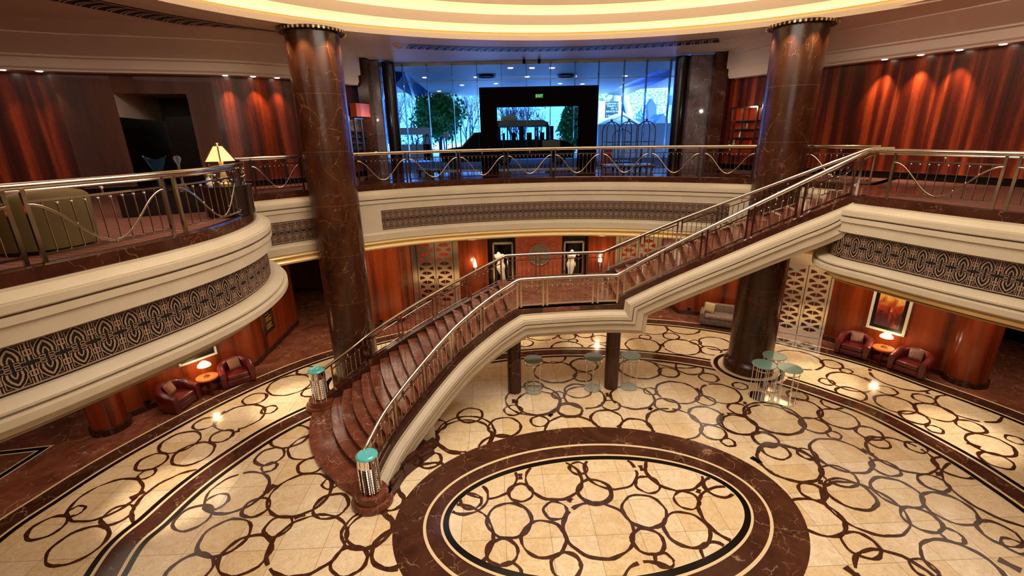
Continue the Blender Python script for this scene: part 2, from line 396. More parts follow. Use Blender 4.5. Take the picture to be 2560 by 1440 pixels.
def strip(path, a, b, z, mi):
    n = int(path.L/.15); rows = [[path.pt(q, a, z), path.pt(q, b, z)] for q in frange(path.s[10], path.s[-11], n)]
    fl.grid(rows, mi, flip=True)
def disc(pts, z, mi):
    fl.add([(CX, CY, z)]+[(p.x, p.y, z) for p in pts], [(0, i+1, i+2) for i in range(len(pts)-1)], mi)
Z1, Z2, Z3, Z4, Z5 = .003, .006, .009, .012, .015
disc(DL.p[10:-10]+[DL.p[10]], Z1, 1)
strip(DL, .02, .14, Z2, 3); strip(DL, .14, .21, Z2, 4); strip(DL, .21, .72, Z2, 2); strip(DL, .72, .79, Z2, 4)
strip(CL, -.44, -.31, Z3, 3); strip(CL, -.31, -.235, Z3, 4); strip(CL, -.235, .235, Z3, 2); strip(CL, .235, .31, Z3, 4); strip(CL, .31, .44, Z3, 3)
A_, B_ = (4.756, 3.272), (3.624, 1.936)
def ering(k0, k1, z, mi):
    P, Q = [ell(A_[0]+(B_[0]-A_[0])*k, A_[1]+(B_[1]-A_[1])*k) for k in (k0, k1)]
    fl.grid([[(*p, z), (*q, z)] for p, q in zip(P, Q)], mi, flip=False)
ering(0, 1.25, Z2, 2); ering(.6, .66, Z3, 4); ering(.95, 1.0, Z3, 4); ering(1.0, 1.12, Z3, 3); ering(1.12, 1.145, Z4, 4)
iB = (A_[0]+(B_[0]-A_[0])*1.13, A_[1]+(B_[1]-A_[1])*1.13)
disc(ell(*iB), Z3, 1)
# circles: three points read along each inlaid ring
rg = {'a': (0, 1000, 2.56), 'b': (200, 740, 3.79), 'c': (900, 1000, 2.1333), 'd': (1800, 880, 2.571), 'e': (1250, 600, 3.2)}
CI = '''aS 455 690 905 545 600 765|300 1010 683 830 400 1055|655 780 850 700 700 795|180 855 352 845 260 885|430 735 485 735 455 705|1030 290 1280 230 1080 340|1110 370 1362 290 1200 415|875 420 1060 350 920 450|895 480 990 455 930 500|1385 130 1690 60 1500 190|1250 185 1385 140 1300 125|1350 260 1480 200 1390 270|1000 555 1100 500 860 700
bS 1790 860 2180 830 1900 942|1550 990 1755 970 1640 1025|1725 1090 1860 1060 1790 1110|2060 720 2200 715 2110 742|2140 890 2220 940 2230 870
aM 1750 290 1975 190 1800 305|1640 380 1815 330 1690 415|1680 440 1765 425 1720 455|1315 650 1715 510 1420 725|1722 640 2112 530 1860 745|1850 320 1890 375 2040 350|1910 440 2070 390 1970 470|1555 720 1720 650 1620 745|1285 900 1595 800 1350 1000|1700 850 1865 780 1760 870|1728 950 2215 870 2010 745|2012 700 2225 650 2120 610|2070 540 2165 530 2110 565|2225 850 2500 780 2350 940|2125 1060 2340 980 2250 1115|1400 1060 1640 870 1730 960|1125 770 1350 700 1180 835|1310 680 1362 700 1335 640|1225 1000 1350 1010 1355 1060|2385 970 2440 1070 2540 1080
cI 685 630 905 620 800 735|680 810 835 800 740 880|865 740 1090 720 985 840|1090 670 1455 700 1290 845|985 590 1095 580 1040 635|797 500 915 490 860 540|1170 500 1330 490 1250 430|1122 365 1205 360 1165 395|890 410 1175 410 1030 530|1475 450 1590 450 1540 495|1405 560 1625 590 1540 680|1680 530 1800 535 1750 580|1455 740 1615 760 1545 820|1625 650 1855 690 1760 785|1580 850 1665 860 1640 895|1025 890 1175 890 1095 820|640 520 800 480 830 410|1210 400 1360 475 1470 390|1530 380 1680 480 1820 430|545 555 635 560 600 505|1810 570 1980 750 1850 490|1825 800 1935 780 1885 765|1840 460 1980 505 1900 510|600 580 690 660 690 800|1180 520 1330 530 1250 555|820 880 850 910 760 885|510 600 600 600 560 607|1440 905 1580 875 1660 910
cM 415 190 690 160 530 285|690 140 850 130 780 195|525 85 650 80 590 118|360 140 455 130 405 165|915 110 1000 110 960 140|1060 60 1180 55 1120 92|990 160 1060 95 1220 110|1235 100 1395 100 1320 150|1395 130 1480 105 1555 160|1535 120 1820 150 1720 210|1760 60 1930 90 1860 130|1820 165 1948 180 1900 210|1930 220 1995 230 1970 245|1935 100 2115 150 2050 183|2065 60 2360 150 2260 183|2100 195 2228 230 2190 250|2125 270 2455 360 2370 435|2340 270 2428 290 2400 315|2345 460 2480 510 2440 535|315 320 430 315 375 360|215 450 250 395 330 350|215 500 185 580 230 530|165 640 160 700 90 770|75 790 80 860 130 890|530 95 640 98 585 90|330 345 440 345 385 340|320 170 410 200 360 170|830 60 1060 20 950 78|700 200 820 200 760 190
dM 175 350 540 460 430 525|530 430 700 500 650 520|690 520 775 550 740 555|10 410 235 500 150 530|215 530 370 590 330 605|250 640 645 770 560 835|505 635 620 670 580 690|590 590 975 710 900 775|655 750 880 830 840 865|975 710 1145 790 1100 795|945 590 1390 730 1300 780|1195 590 1325 640 1280 645|515 860 680 920 640 950|670 880 1210 1090 1100 1180|980 830 1305 960 1250 1000|1380 690 1635 780 1590 810|1280 800 1470 880 1440 895|1310 920 1655 1080 1600 1110|1180 1010 1425 1130 1400 1155|1420 1160 1560 1220 1520 1225|500 950 800 1120 740 1180|800 1170 1025 1280 980 1325|1665 1100 1935 1220 1880 1250|1450 830 1640 990 1900 1105|880 1330 1030 1280 1230 1350|1230 1350 1290 1340 1400 1440|1305 1240 1440 1215 1700 1325|440 300 645 370 600 425|440 260 560 290 520 310|645 380 885 450 850 490|655 320 780 350 750 365|880 490 1045 550 1000 565|55 350 185 385 130 400|85 210 165 215 140 240|280 600 375 600 330 590|945 560 1050 565 1000 548|680 850 880 850 780 820|1820 1230 1940 1240 1880 1210
dS 650 60 620 110 530 110|655 60 785 95 740 105|775 115 845 125 820 135|695 150 985 230 930 255|640 185 730 200 690 210|1005 230 1135 260 1100 275|1005 290 1260 370 1220 395|750 245 935 300 900 310|980 150 1130 225 1310 250|1240 280 1380 320 1340 330|1260 340 1515 430 1480 445|1520 450 1705 510 1660 520|1330 480 1430 510 1400 520|1160 395 1330 460 1250 390|1610 530 1850 670 1890 660|1670 655 1885 740 1840 750|1390 310 1600 430 1790 440|1860 540 1950 590 1900 585
eM 275 1060 605 1050 440 1140|595 1100 735 1100 665 1130|570 990 775 1000 670 1050|960 1000 1280 1050 1130 1108|1275 1060 1425 1060 1350 1095|1400 1110 1465 1115 1430 1130|1415 1000 1620 1040 1540 1075|1600 1100 1740 1110 1680 1135|1615 1190 1920 1240 1780 1305|1250 1200 1575 1210 1440 1305|1575 1280 1715 1290 1650 1320|1240 1310 1425 1320 1340 1370|1155 1200 1250 1210 1205 1235|890 1250 1230 1280 1080 1350|820 1320 955 1330 890 1360|520 1240 830 1250 690 1345|420 1245 515 1240 470 1268|465 1350 650 1350 560 1410|140 1290 470 1290 310 1400|40 1370 170 1365 105 1400|200 1175 335 1180 265 1135|560 1165 650 1160 720 1200|1185 960 1260 990 1410 1020|330 960 510 960 420 985
eS 415 870 540 815 660 860|1010 840 1130 790 1275 870|1310 840 1600 870 1450 915|1310 770 1430 775 1390 795|1525 815 1605 825 1570 835|1610 890 1765 900 1700 920|1600 800 1850 840 1790 880|1330 705 1310 745 1200 752|1340 700 1470 752 1585 735|735 790 840 820 760 770|175 850 260 825 220 800|475 770 600 775 540 797|555 805 615 805 585 820|715 860 780 835 840 850|1120 770 1200 775 1160 795|250 790 340 802 430 785|620 765 690 780 740 760'''
rnd = random.Random(3)
def circ3(p, q, r):
    ax, ay, bx, by, cx, cy = *p, *q, *r
    d = 2*(ax*(by-cy)+bx*(cy-ay)+cx*(ay-by))
    if abs(d) < 1e-6: return None
    ux = ((ax*ax+ay*ay)*(by-cy)+(bx*bx+by*by)*(cy-ay)+(cx*cx+cy*cy)*(ay-by))/d
    uy = ((ax*ax+ay*ay)*(cx-bx)+(bx*bx+by*by)*(ax-cx)+(cx*cx+cy*cy)*(bx-ax))/d
    return Vector((ux, uy)), hypot(ax-ux, ay-uy)
def ok(tagc, p):
    c = dC(p.x, p.y)
    if tagc == 'I': return inell(p, *iB)
    if tagc == 'M': return not inell(p, *A_) and c < -.44
    return c > .44 and dD(p.x, p.y) < 0.0
def ring(c, r, tg):
    n = max(24, int(r*60)); ph = [rnd.uniform(0, 6.28) for _ in range(4)]; gap = rnd.uniform(0, 2*pi) if r > .55 else None
    w0 = .041 if r > .3 else .035; vi = []; zz = (Z4 if tg == 'I' else Z2)+rnd.random()*.0012
    for k in range(n):
        a = 2*pi*k/n; e = .35*sin(a+ph[0])+.25*sin(3*a+ph[1])
        j1 = .012*sin(a*n*.23+ph[2])+rnd.uniform(-.007, .007); j2 = .012*sin(a*n*.19+ph[3])+rnd.uniform(-.007, .007)
        w = w0*(1+.45*e); vi.append(((c.x+(r-w+j1)*cos(a), c.y+(r-w+j1)*sin(a), zz), (c.x+(r+w+j2)*cos(a), c.y+(r+w+j2)*sin(a), zz)))
    for k in range(n):
        a = 2*pi*(k+.5)/n
        if gap is not None and abs((a-gap+pi) % (2*pi)-pi) < .035/r: continue
        if not ok(tg, Vector((c.x+r*cos(a), c.y+r*sin(a)))): continue
        (p, q), (s, t) = vi[k], vi[(k+1) % n]; fl.add([p, q, t, s], [(0, 1, 2, 3)], 5)
CIRC = []
for line in CI.split('\n'):
    k = line.index(' '); key = line[:k]; ox, oy, sc = rg[key[0]]
    for it in line[k+1:].split('|'):
        n = [float(x) for x in it.split()]
        P = [at(ox+n[i]/sc, oy+n[i+1]/sc) for i in (0, 2, 4)]; cr_ = circ3(*P)
        if cr_ and .15 < cr_[1] < 2.3: CIRC.append((key[1], cr_[0], cr_[1]))
def ctr_px(c): return c
for tg, c, r in CIRC: ring(c, r+.025, tg)
# small wedge-shaped inlays between the rings
for key, x, y, w, h, an in (('c', 855, 410, .1, .2, 0), ('c', 1500, 365, .1, .2, .1), ('c', 205, 440, .11, .2, -.3), ('c', 820, 8, .11, .22, 0), ('c', 1120, 535, .1, .14, -.6), ('c', 1805, 488, .1, .14, -.5), ('c', 2110, 320, .12, .24, .5), ('c', 1015, 80, .1, .14, -.7), ('c', 1550, 48, .1, .14, -.7),
        ('d', 945, 645, .13, .26, .55), ('d', 235, 700, .12, .24, .5), ('d', 1400, 785, .12, .16, -.3), ('d', 645, 838, .12, .16, -.3), ('d', 1630, 600, .13, .26, .6), ('d', 160, 330, .1, .14, -.3), ('d', 950, 175, .1, .2, .6), ('d', 1330, 262, .1, .16, -.2), ('d', 850, 1420, .13, .26, .4), ('d', 1860, 1370, .14, .3, .6),
        ('a', 880, 610, .14, .28, -.6), ('a', 1730, 570, .14, .28, -.35), ('a', 1420, 85, .1, .2, -.6), ('a', 1510, 205, .1, .2, -1.), ('a', 1920, 745, .1, .22, -1.1), ('e', 1585, 1200, .1, .2, .2), ('e', 858, 1240, .1, .22, .0), ('e', 1290, 842, .1, .2, .1), ('e', 685, 857, .1, .2, 0), ('e', 1200, 1352, .1, .14, -.5), ('e', 405, 1405, .1, .14, -.7)):
    ox, oy, sc = rg[key]; c = at(ox+x/sc, oy+y/sc); R = Matrix.Rotation(an*1.0, 2); u = R @ Vector((1, 0)); v = R @ Vector((0, 1))
    w, h = w*.6, h*.55; Q = [c+u*w*a+v*h*b for a, b in ((-1.1, -1), (-.75, 0), (-1.1, 1), (1.1, 1), (.75, 0), (1.1, -1))]
    zz = Z5
    if dC(c.x, c.y) < -.6 or dC(c.x, c.y) > .6: fl.add([(q.x, q.y, zz-.001) for q in Q], [(5, 4, 3, 2, 1, 0)], 5)
# mitred cream and black line in the corridor floor on the left
P = [at(-120, 1147), at(112, 1121), at(-90, 1250)]
for w, z, mi in ((.13, Z2, 4), (.075, Z3, 3)):
    mb = Path([tuple(p) for p in P], raw=True, side=1)
    d0 = (P[1]-P[0]).normalized(); d1 = (P[2]-P[1]).normalized(); n0 = Vector((d0.y, -d0.x)); n1 = Vector((d1.y, -d1.x)); m = (n0+n1).normalized(); k = 1/max(.3, m.dot(n0))
    L = [P[0]+n0*w, P[1]+m*w*k, P[2]+n1*w]; R_ = [P[0]-n0*w, P[1]-m*w*k, P[2]-n1*w]
    fl.grid([[(*a, z), (*b, z)] for a, b in zip(L, R_)], mi, flip=True)
# dark ring around the foot of each big column
COLS = [(Vector((-5.67, 15.17)), .75), (Vector((8.83, 15.62)), .75)]
for c, r in COLS:
    for a, b, mi in ((r+.12, r+.3, 4), (r+.3, r+.46, 3), (r+.46, r+.56, 4)):
        fl.grid([[(c.x+a*cos(t), c.y+a*sin(t), Z4), (c.x+b*cos(t), c.y+b*sin(t), Z4)] for t in frange(0, 2*pi, 64)], mi, flip=True)
floor = struct(fl.build('floor', FM, smooth=0))
# ================================================================ balcony edge
ZU = 6.9; ZS = 11.48
RING = [(-8.9,13.75),(-8.1,14.15),(-7.24,14.9),(-6.6,15.45),(-5.3,16.4),(-3.75,17.25),(-2,17.85),(-.2,18.2),(1.6,18.35),(3.4,18.2),(5.07,17.8),(6.8,17.1),(8.2,16.35),(9.4,15.3),(10.05,14.35),(10.5,13.6)]
BL = [(-11,.5),(-9.2,2.2),(-7.9,3.9),(-6.9,5.5),(-6.3,6.9),(-5.93,8.0),(-5.77,9.1),(-5.9,10.3),(-6.3,11.35),(-6.95,12.3),(-7.9,13.1),(-8.9,13.75)]
BR = [(11.0,13.95),(10.3,13.6),(9.55,13.05),(8.95,12.4),(8.62,11.7),(8.95,10.7),(9.25,9.85),(9.62,8.95),(10.2,7.8),(11.1,6.3),(12.3,4.6),(14,2.5)]
PR, PBL, PBR = Path(RING, 1), Path(BL, 1), Path(BR, 1)
CURB = [(-.16, 0), (.1, 0), (.1, -.19)]
CORN = [(.1, -.19), (.15, -.19), (.15, -.225), (.30, -.31), (.32, -.325), (.32, -.35), (.37, -.35), (.37, -.46), (.35, -.46), (.35, -.48)]
CORN2 = [(.36, -.48), (.36, -.62), (.33, -.62), (.33, -.64), (.31, -.65), (.31, -.88)]
FR0, FR1 = -.88, -1.58
BOTC = [(.27, -1.58), (.31, -1.58), (.31, -1.64), (.40, -1.70), (.40, -1.91), (.36, -1.91), (.36, -1.94)]
GOLD = [(.36, -1.94), (.49, -1.95), (.51, -1.97), (.50, -2.0), (.42, -2.01), (.40, -2.05), (.44, -2.08), (.52, -2.10), (.55, -2.14), (.53, -2.19), (.46, -2.22), (.30, -2.24), (.1, -2.24)]
BOTC_B = [(.25, -1.58), (.28, -1.59), (.44, -1.65), (.46, -1.67), (.46, -1.71), (.40, -1.73), (.40, -1.75), (.53, -1.77), (.53, -1.88), (.50, -1.91), (.36, -1.91), (.36, -1.96), (.1, -2.0)]
def frieze(mb, path, s0, s1, out, ztop, zbot, cell=.235):
    n = max(1, round((s1-s0)/cell)); cw = (s1-s0)/n; zc = (ztop+zbot)/2; hh = (ztop-zbot)/2
    def rib(pts, w, u0, closed=False, sv=1):
        P = [Vector((p[0], p[1])) for p in pts]; N = len(P); w = w*.68
        asp = hh/cw
        vs = []
        for i, p in enumerate(P):
            if closed: a, b = P[i-1], P[(i+1) % N]
            else: a, b = P[max(i-1, 0)], P[min(i+1, N-1)]
            d = Vector((b.x-a.x, (b.y-a.y)*asp)).normalized(); nn = Vector((-d.y, d.x/asp))
            k = 1.0
            if (closed or 0 < i < N-1):
                d1 = Vector((p.x-P[i-1].x, (p.y-P[i-1].y)*asp)).normalized(); k = 1/max(.5, abs(Vector((-d1.y, d1.x)).dot(Vector((-d.y, d.x)))))
            for sg in (-1, 1):
                q = p+nn*w/2*sg*k; vs.append(path.pt(s0+(u0+q.x)*cw, out, zc+sv*q.y*hh))
        fs = [(2*i, 2*i+1, 2*((i+1) % N)+1, 2*((i+1) % N)) for i in range(N if closed else N-1)]
        mb.add(vs, [f if sv > 0 else f[::-1] for f in fs], 0)
    def quad(a, b, t, n=5): return [((1-k)**2*a[0]+2*k*(1-k)*b[0]+k*k*t[0], (1-k)**2*a[1]+2*k*(1-k)*b[1]+k*k*t[1]) for k in frange(0, 1, n)]
    for i in range(n):
        for sv in (1, -1):
            rib([(0, 0.1), (0, 1)], .09, i, sv=sv)
            rib([(-.1, .36), (.1, .36), (.1, .58), (-.1, .58)], .07, i, True, sv)
            rib([(.1, .66), (.1, .97), (.24, .97)], .05, i, sv=sv); rib([(.9, .66), (.9, .97), (.76, .97)], .05, i, sv=sv)
            rib([(.17, .5), (.17, .86), (.3, .86)], .04, i, sv=sv); rib([(.83, .5), (.83, .86), (.7, .86)], .04, i, sv=sv)
            L = [(.20, .16), (.16, .36), (.2, .58), (.32, .8), (.5, .98)]; rib(L, .055, i, sv=sv); rib([(1-x, y) for x, y in L], .055, i, sv=sv)
            L = [(.30, .22), (.29, .4), (.36, .6), (.5, .80)]; rib(L, .1, i, sv=sv); rib([(1-x, y) for x, y in L], .1, i, sv=sv)
            L = [(.41, .22), (.43, .36), (.5, .5)]; rib(L, .07, i, sv=sv); rib([(1-x, y) for x, y in L], .07, i, sv=sv)
            for u in (.36, .64): rib([(u-.08, .04), (u+.08, .04), (u+.08, .16), (u-.08, .16)], .04, i, True, sv)
            rib([(.28, .1), (.12, .1), (.12, .3)], .04, i, sv=sv); rib([(.72, .1), (.88, .1), (.88, .3)], .04, i, sv=sv)
    for zz in (ztop, zbot):
        sg = 1 if zz == zbot else -1
        q = [[path.pt(s, out+.004, zz), path.pt(s, out+.004, zz+sg*.025)] for s in frange(s0, s1, max(2, n))]
        mb.grid(q, 0, flip=sg > 0)
def balcony(name, path, s0, s1, kind, frs=None, c0=None):
    r = sroot(name); c0 = s0 if c0 is None else c0
    m = MB(); sweep(m, path, CURB, c0, s1, z0=ZU); m.build('curb', 'curb_marble', r, 30)
    m = MB(); sweep(m, path, CORN, c0, s1, z0=ZU); sweep(m, path, [(.35, -.48), (.31, -.482), (.31, -.498), (.36, -.505)], c0, s1, z0=ZU, mi=1); sweep(m, path, [(.36, -.505)]+CORN2[1:], c0, s1, z0=ZU)
    m.build('cornice', ['plaster', 'plaster_groove'], r, 30)
    fo = .27 if kind == 'ring' else .17
    m = MB(); sweep(m, path, [(.31, FR0), (fo, FR0), (fo, FR1)], s0, s1, z0=ZU); m.build('frieze_back', 'grille_black', r, 30)
    m = MB()
    for a, b in (frs or [(s0, s1)]): frieze(m, path, a, b, fo+.012, ZU+FR0-.03, ZU+FR1+.03, .225 if kind == 'ring' else .36)
    m.build('frieze_grille', 'grille_bronze', r, 0)
    if kind == 'ring':
        m = MB(); e = [s0]+[x for ab in (frs or [(s0, s1)]) for x in ab]+[s1]
        for a, b in zip(e[::2], e[1::2]):
            if b-a > .02: sweep(m, path, [(.31, FR0), (.31, FR1)], a, b, z0=ZU)
        sweep(m, path, BOTC, s0, s1, z0=ZU); m.build('lower_moulding', 'plaster', r, 30)
        m = MB(); sweep(m, path, GOLD, s0, s1, z0=ZU); m.build('gilded_cove', 'gold_trim', r, 40)
    else:
        m = MB(); sweep(m, path, [(fo, FR1), (.25, FR1)]+BOTC_B, s0, s1, z0=ZU); m.build('lower_moulding', 'plaster', r, 30)
        m = MB(); sweep(m, path, [(.1, -2.0), (.16, -2.06), (.14, -2.14), (-.1, -2.16), (-.3, -2.24)], s0, s1, z0=ZU); m.build('gilded_cove', 'plaster' if path is PBL else 'gold_trim', r, 40)
    return r
cL = PR.sn(-5.67, 16.1); cR = PR.sn(8.83, 15.9)
balcony('trim_1', PR, 0, PR.L, 'ring', [(.4, cL-.85), (cL+1.15, cR-1.25), (cR+.85, PR.L-.2)])
balcony('trim_2', PBL, 0, PBL.L, 'bulge')
balcony('trim_3', PBR, 0, PBR.L, 'bulge', c0=PBR.sn(8.62, 11.7)+.1)
# slab: upper floor, its underside
def poly_area(name, inner, outer, z, m, flip, kindname=None):
    mb = MB()
    rows = [[(a[0], a[1], z), (b[0], b[1], z)] for a, b in zip(inner, outer)]
    mb.grid(rows, 0, flip=flip); return struct(mb.build(name, m, smooth=0))
edge = [PBL.p[i] for i in range(len(PBL.p))]+PR.p[1:]+PBR.p[2:]
# ring order: left bulge (front to back), ring (left to right), right bulge (back to front)
edge = PBL.p+PR.p+PBR.p[8:]
def outer(p, k=26):
    d = (p-Vector((1.9, 6.5))); d.normalize(); return Vector((1.9, 6.5))+d*k
up = MB(); vs = []
for p in edge:
    q = outer(p); vs.append([(p.x, p.y, ZU-.01), (p.x+(q.x-p.x)*.3, p.y+(q.y-p.y)*.3, ZU-.01), (q.x, q.y, ZU-.01)])
up.grid(vs, 0, flip=True); upf = struct(up.build('floor', 'carpet', smooth=0))
lc = MB(); vs = []
for p in edge:
    q = outer(p); vs.append([(p.x, p.y, ZU-2.24), (q.x, q.y, ZU-2.24)])
lc.grid(vs, 0, flip=False); lowceil = struct(lc.build('ceiling', 'ceiling_paint', smooth=0))
# polished marble in front of the entrance on the upper floor
em = MB(); n = 40
rows = [[PR.pt(s, -.2, ZU+.004), Vector((-6.5+15.5*i/n, 22.4, ZU+.004))] for i, s in enumerate(frange(cL+.6, cR-.6, n))]
em.grid(rows, 0, flip=True); struct(em.build('floor', 'curb_marble', smooth=0))

# ================================================================ railings
def segbar(m, a, b, w, h, mi=0): m.bar(a, b, w, h, mi)
def unit_baluster(h, ball=True):
    m = MB(); m.tube([(0, 0, 0), (0, 0, h)], .0095, 6)
    if ball: m.sphere((0, 0, h-.055), .026, 10, 6, sc=(1, 1, .8)); m.tube([(0, 0, h-.1), (0, 0, h)], .014, 6)
    return m
BALM = {}
def baluster(h, parent, p, ball=True, mn='chrome'):
    k = (round(h, 2), ball, mn)
    if k not in BALM:
        o = unit_baluster(k[0], ball).build('baluster', mn, None, 50); BALM[k] = o.data; bpy.data.objects.remove(o)
    o = bpy.data.objects.new('baluster', BALM[k]); COL.objects.link(o); o.parent = parent; o.location = Vector(p)-Vector(parent.location); return o
def railing(name, label, path, zf, panels, out=0., R=1.07, style='scroll', rail=None, nb=10, hr=.036, group=None, mn='chrome', rmn=None, rail_pts=None):
    t = thing(name, label, 'railing', (0, 0, 0), group)
    P = lambda s, h: path.pt(s, out, zf(s)+h)
    a, b = rail or (panels[0][0]-.1, panels[-1][1]+.1)
    m = MB(); pts = rail_pts or [P(s, R) for s in frange(a, b, max(4, int((b-a)/.15)))]
    m.tube(pts, hr, 12, ry=hr*1.15); m.tube([p-Vector((0, 0, hr*1.5)) for p in pts], hr*.55, 6); m.build('handrail', rmn or mn, t, 50)
    sub = R-.21; bot = .13 if style == 'scroll' else .10
    for (s0, s1) in panels:
        m = MB(); z3 = .055
        for s in (s0, s1):
            q = path.nrm(s)
            m.box(P(s, (R-.04)/2), (.052, .052, R-.04), rz=atan2(q.y, q.x))
        n = max(2, int((s1-s0)/.25))
        for h, w, tk in ((sub, .032, .03), (bot, .04, .035))+(((.012, .02, .02),) if style == 'scroll' else ()):
            pp = [P(s, h) for s in frange(s0, s1, n)]
            for x, y in zip(pp, pp[1:]): m.bar(x, y, w, tk)
        fr = m.build('panel_frame', mn, t, 30)
        cm = MB(); pc = P((s0+s1)/2, 0); cm.tube([pc+Vector((0, 0, sub)), pc+Vector((0, 0, R-.06))], .012, 6); cm.sphere(pc+Vector((0, 0, sub+.09)), .032, 10, 6, sc=(1, 1, .8)); cm.build('spacer', mn, fr, 50)
        k = max(3, int(round((s1-s0)/.165)))-1 if style != 'scroll' else nb
        for i in range(1, k+1):
            s = s0+(s1-s0)*i/(k+1); baluster(sub-bot, fr, P(s, bot), not (style == 'scroll' and i in (1, k)), mn)
        if style == 'scroll':
            m = MB(); pts = []
            for q in frange(0, 1, 28):
                h = (sub+bot)/2-.01+((sub-bot)/2-.03)*cos(2*pi*q)
                x = q
                pts.append(P(s0+(s1-s0)*x, h)+Vector((*path.nrm(s0)*.02, 0)))
            m.tube(pts, .010, 6, ry=.017); m.box(P((s0+s1)/2, bot+.01), (.05, .05, .06)); m.build('scroll', rmn or mn, fr, 60)
    return t
flat = lambda s: ZU
def panelise(a, b, n, gap=.17): w = (b-a)/n; return [(a+i*w+gap/2, a+(i+1)*w-gap/2) for i in range(n)]
sa = PR.sn(-4.75, 16.75)-.0; sb = PR.sn(8.0, 16.5)
def s_px(path, x, y=445, z=ZU):  # arclength at which a sight line crosses a path
    r = ray(x, y); best = None
    for i in range(len(path.p)-1):
        a, b = path.p[i], path.p[i+1]; ca = a.x*r.y-a.y*r.x; cb = b.x*r.y-b.y*r.x
        if ca*cb <= 0 and r.y > 0:
            best = path.s[i]+(path.s[i+1]-path.s[i])*ca/((ca-cb) or 1)
            if best is not None: yield best
def sx(path, x, y=445, last=False):
    L = list(s_px(path, x, y)); return (L[-1] if last else L[0]) if L else None
xs = [(898, 1018), (1026, 1145), (1153, 1261), (1271, 1378), (1388, 1496), (1506, 1616), (1626, 1742), (1756, 1879)]
pan = [(sx(PR, a, last=True), sx(PR, b, last=True)) for a, b in xs]
railing('balcony_railing', 'long bronze-coloured curved railing on the balcony facing the glass entrance, between the two big columns', PR, flat, pan, rail=(pan[0][0]-.15, pan[-1][1]+.12), rmn='bronze_rail')
railing('balcony_railing', 'short chrome railing between the left column and the rounded lounge balcony', PR, flat, [(.45, 1.6), (sx(PR, 618, 470), sx(PR, 760, 470))] if False else [(sx(PR, 640, 480), sx(PR, 760, 470))], rail=(sx(PR, 640, 480)-.8, sx(PR, 758, 470)))
s2 = cR+.85
railing('balcony_railing', 'chrome railing behind the head of the stairs, right of the right column', PR, flat, [(sx(PR, 2012, 435), PR.L-.12)], rail=(sx(PR, 2012, 435)-.03, PR.L-.02))
sl = [sx(PBL, 47, 467), sx(PBL, 401, 434)]
a0, a1, a2, a3 = PBL.sn(*at(119, 662, ZU)), PBL.sn(*at(439, 593, ZU)), PBL.sn(*at(460, 586, ZU)), PBL.sn(*at(599, 539, ZU))
w = 1.85
lp = [(a0-.2-2*w-.2, a0-.2-w-.2), (a0-.2-w, a0-.2), (a0, a1), (a2, a3), (a3+.17, a3+.17+w), (a3+.34+w, min(a3+.34+2*w, PBL.L-.1))]
railing('balcony_railing', 'nearest chrome railing, curving round the lounge balcony on the left', PBL, flat, lp, rail=(lp[0][0]-1, lp[-1][1]+.05), hr=.042)
b0 = PBR.sn(*at(2227, 495, ZU)); b1 = PBR.sn(*at(2483, 524, ZU))
rp = [(b0, b1), (b1+.2, b1+.2+1.9), (b1+2.3, b1+4.2)]
railing('balcony_railing', 'chrome railing at the right edge, leading away from the head of the stairs', PBR, flat, rp, rail=(b0-.35, b1+4.4), hr=.042)

# ================================================================ staircase
NL = [(-3.62,9.35),(-3.36,10.1),(-3.03,10.67),(-2.51,11.39),(-2.02,11.99),(-1.5,12.52),(-.66,13.08),(.19,13.38),(.86,13.5),(1.74,13.6),(2.56,13.66),(3.33,13.66),(4.3,13.5),(5.1,13.28),(6.06,12.94),(7.02,12.6),(7.9,12.2),(8.62,11.7),(8.95,10.7),(9.25,9.85),(9.62,8.95)]
FL_ = [(-6.35,13.45),(-5.5,14.1),(-4.8,14.72),(-3.65,15.35),(-2.6,15.78),(-1.33,16.15),(-.2,16.38),(1.05,16.53),(2.58,16.6),(3.45,16.58),(4.8,16.35),(6,16.0),(7.1,15.48),(8.3,14.75),(9.2,14.25),(10.2,13.65)]
PN, PF = Path(NL, 1), Path(FL_, -1)
nl0, nl1, nu1 = PN.sn(.19, 13.38), PN.sn(3.33, 13.66), PN.sn(8.62, 11.7)
fl0, fl1, fu1 = PF.sn(-.2, 16.38), PF.sn(3.45, 16.58), PF.L
ZL = 3.4
def off(P, d):
    o = []
    for i, p in enumerate(P):
        p = Vector(p); a = (p-Vector(P[i-1])).normalized() if i else None; b = (Vector(P[i+1])-p).normalized() if i < len(P)-1 else None
        a = a or b; b = b or a; na = Vector((a.y, -a.x)); nb_ = Vector((b.y, -b.x)); m = (na+nb_).normalized(); o.append(p+m*d/max(.35, m.dot(na)))
    return o
def stringer(name, label, path, pts, parts):
    t = thing(name, label, 'stair stringer')
    for pname, prof, mn in parts:
        m = MB(); cols = []
        for (o, d) in prof:
            c = off(pts, d); row = []
            for a, b in zip(c, c[1:]):
                n = max(2, int((b-a).length/.22)); row += [(a.lerp(b, k/n)) for k in range(n)] if False else []
            cols.append((o, c))
        ns = [max(2, int((Vector(b)-Vector(a)).length/.2)) for a, b in zip(pts, pts[1:])]
        rows = []
        for seg in range(len(pts)-1):
            for k in range(ns[seg]+1):
                if k == ns[seg] and seg < len(pts)-2: continue
                row = []
                for o, c in cols:
                    q = c[seg].lerp(c[seg+1], k/ns[seg]); row.append(path.pt(q.x, o, max(q.y, .02)))
                rows.append(row)
        m.grid(rows, 0, flip=path.side < 0); m.build(pname, mn, t, 28)
    return t
SZ = .34
npts = [(0.12, .52), (nl0, ZL), (nl1, ZL), (nl1+.02, ZL+.26), (nu1, ZU), (nu1+.22, ZU)]
fpts = [(0.12, .40), (fl0, ZL), (fl1, ZL), (fl1+.02, ZL+.22), (fu1, ZU)]
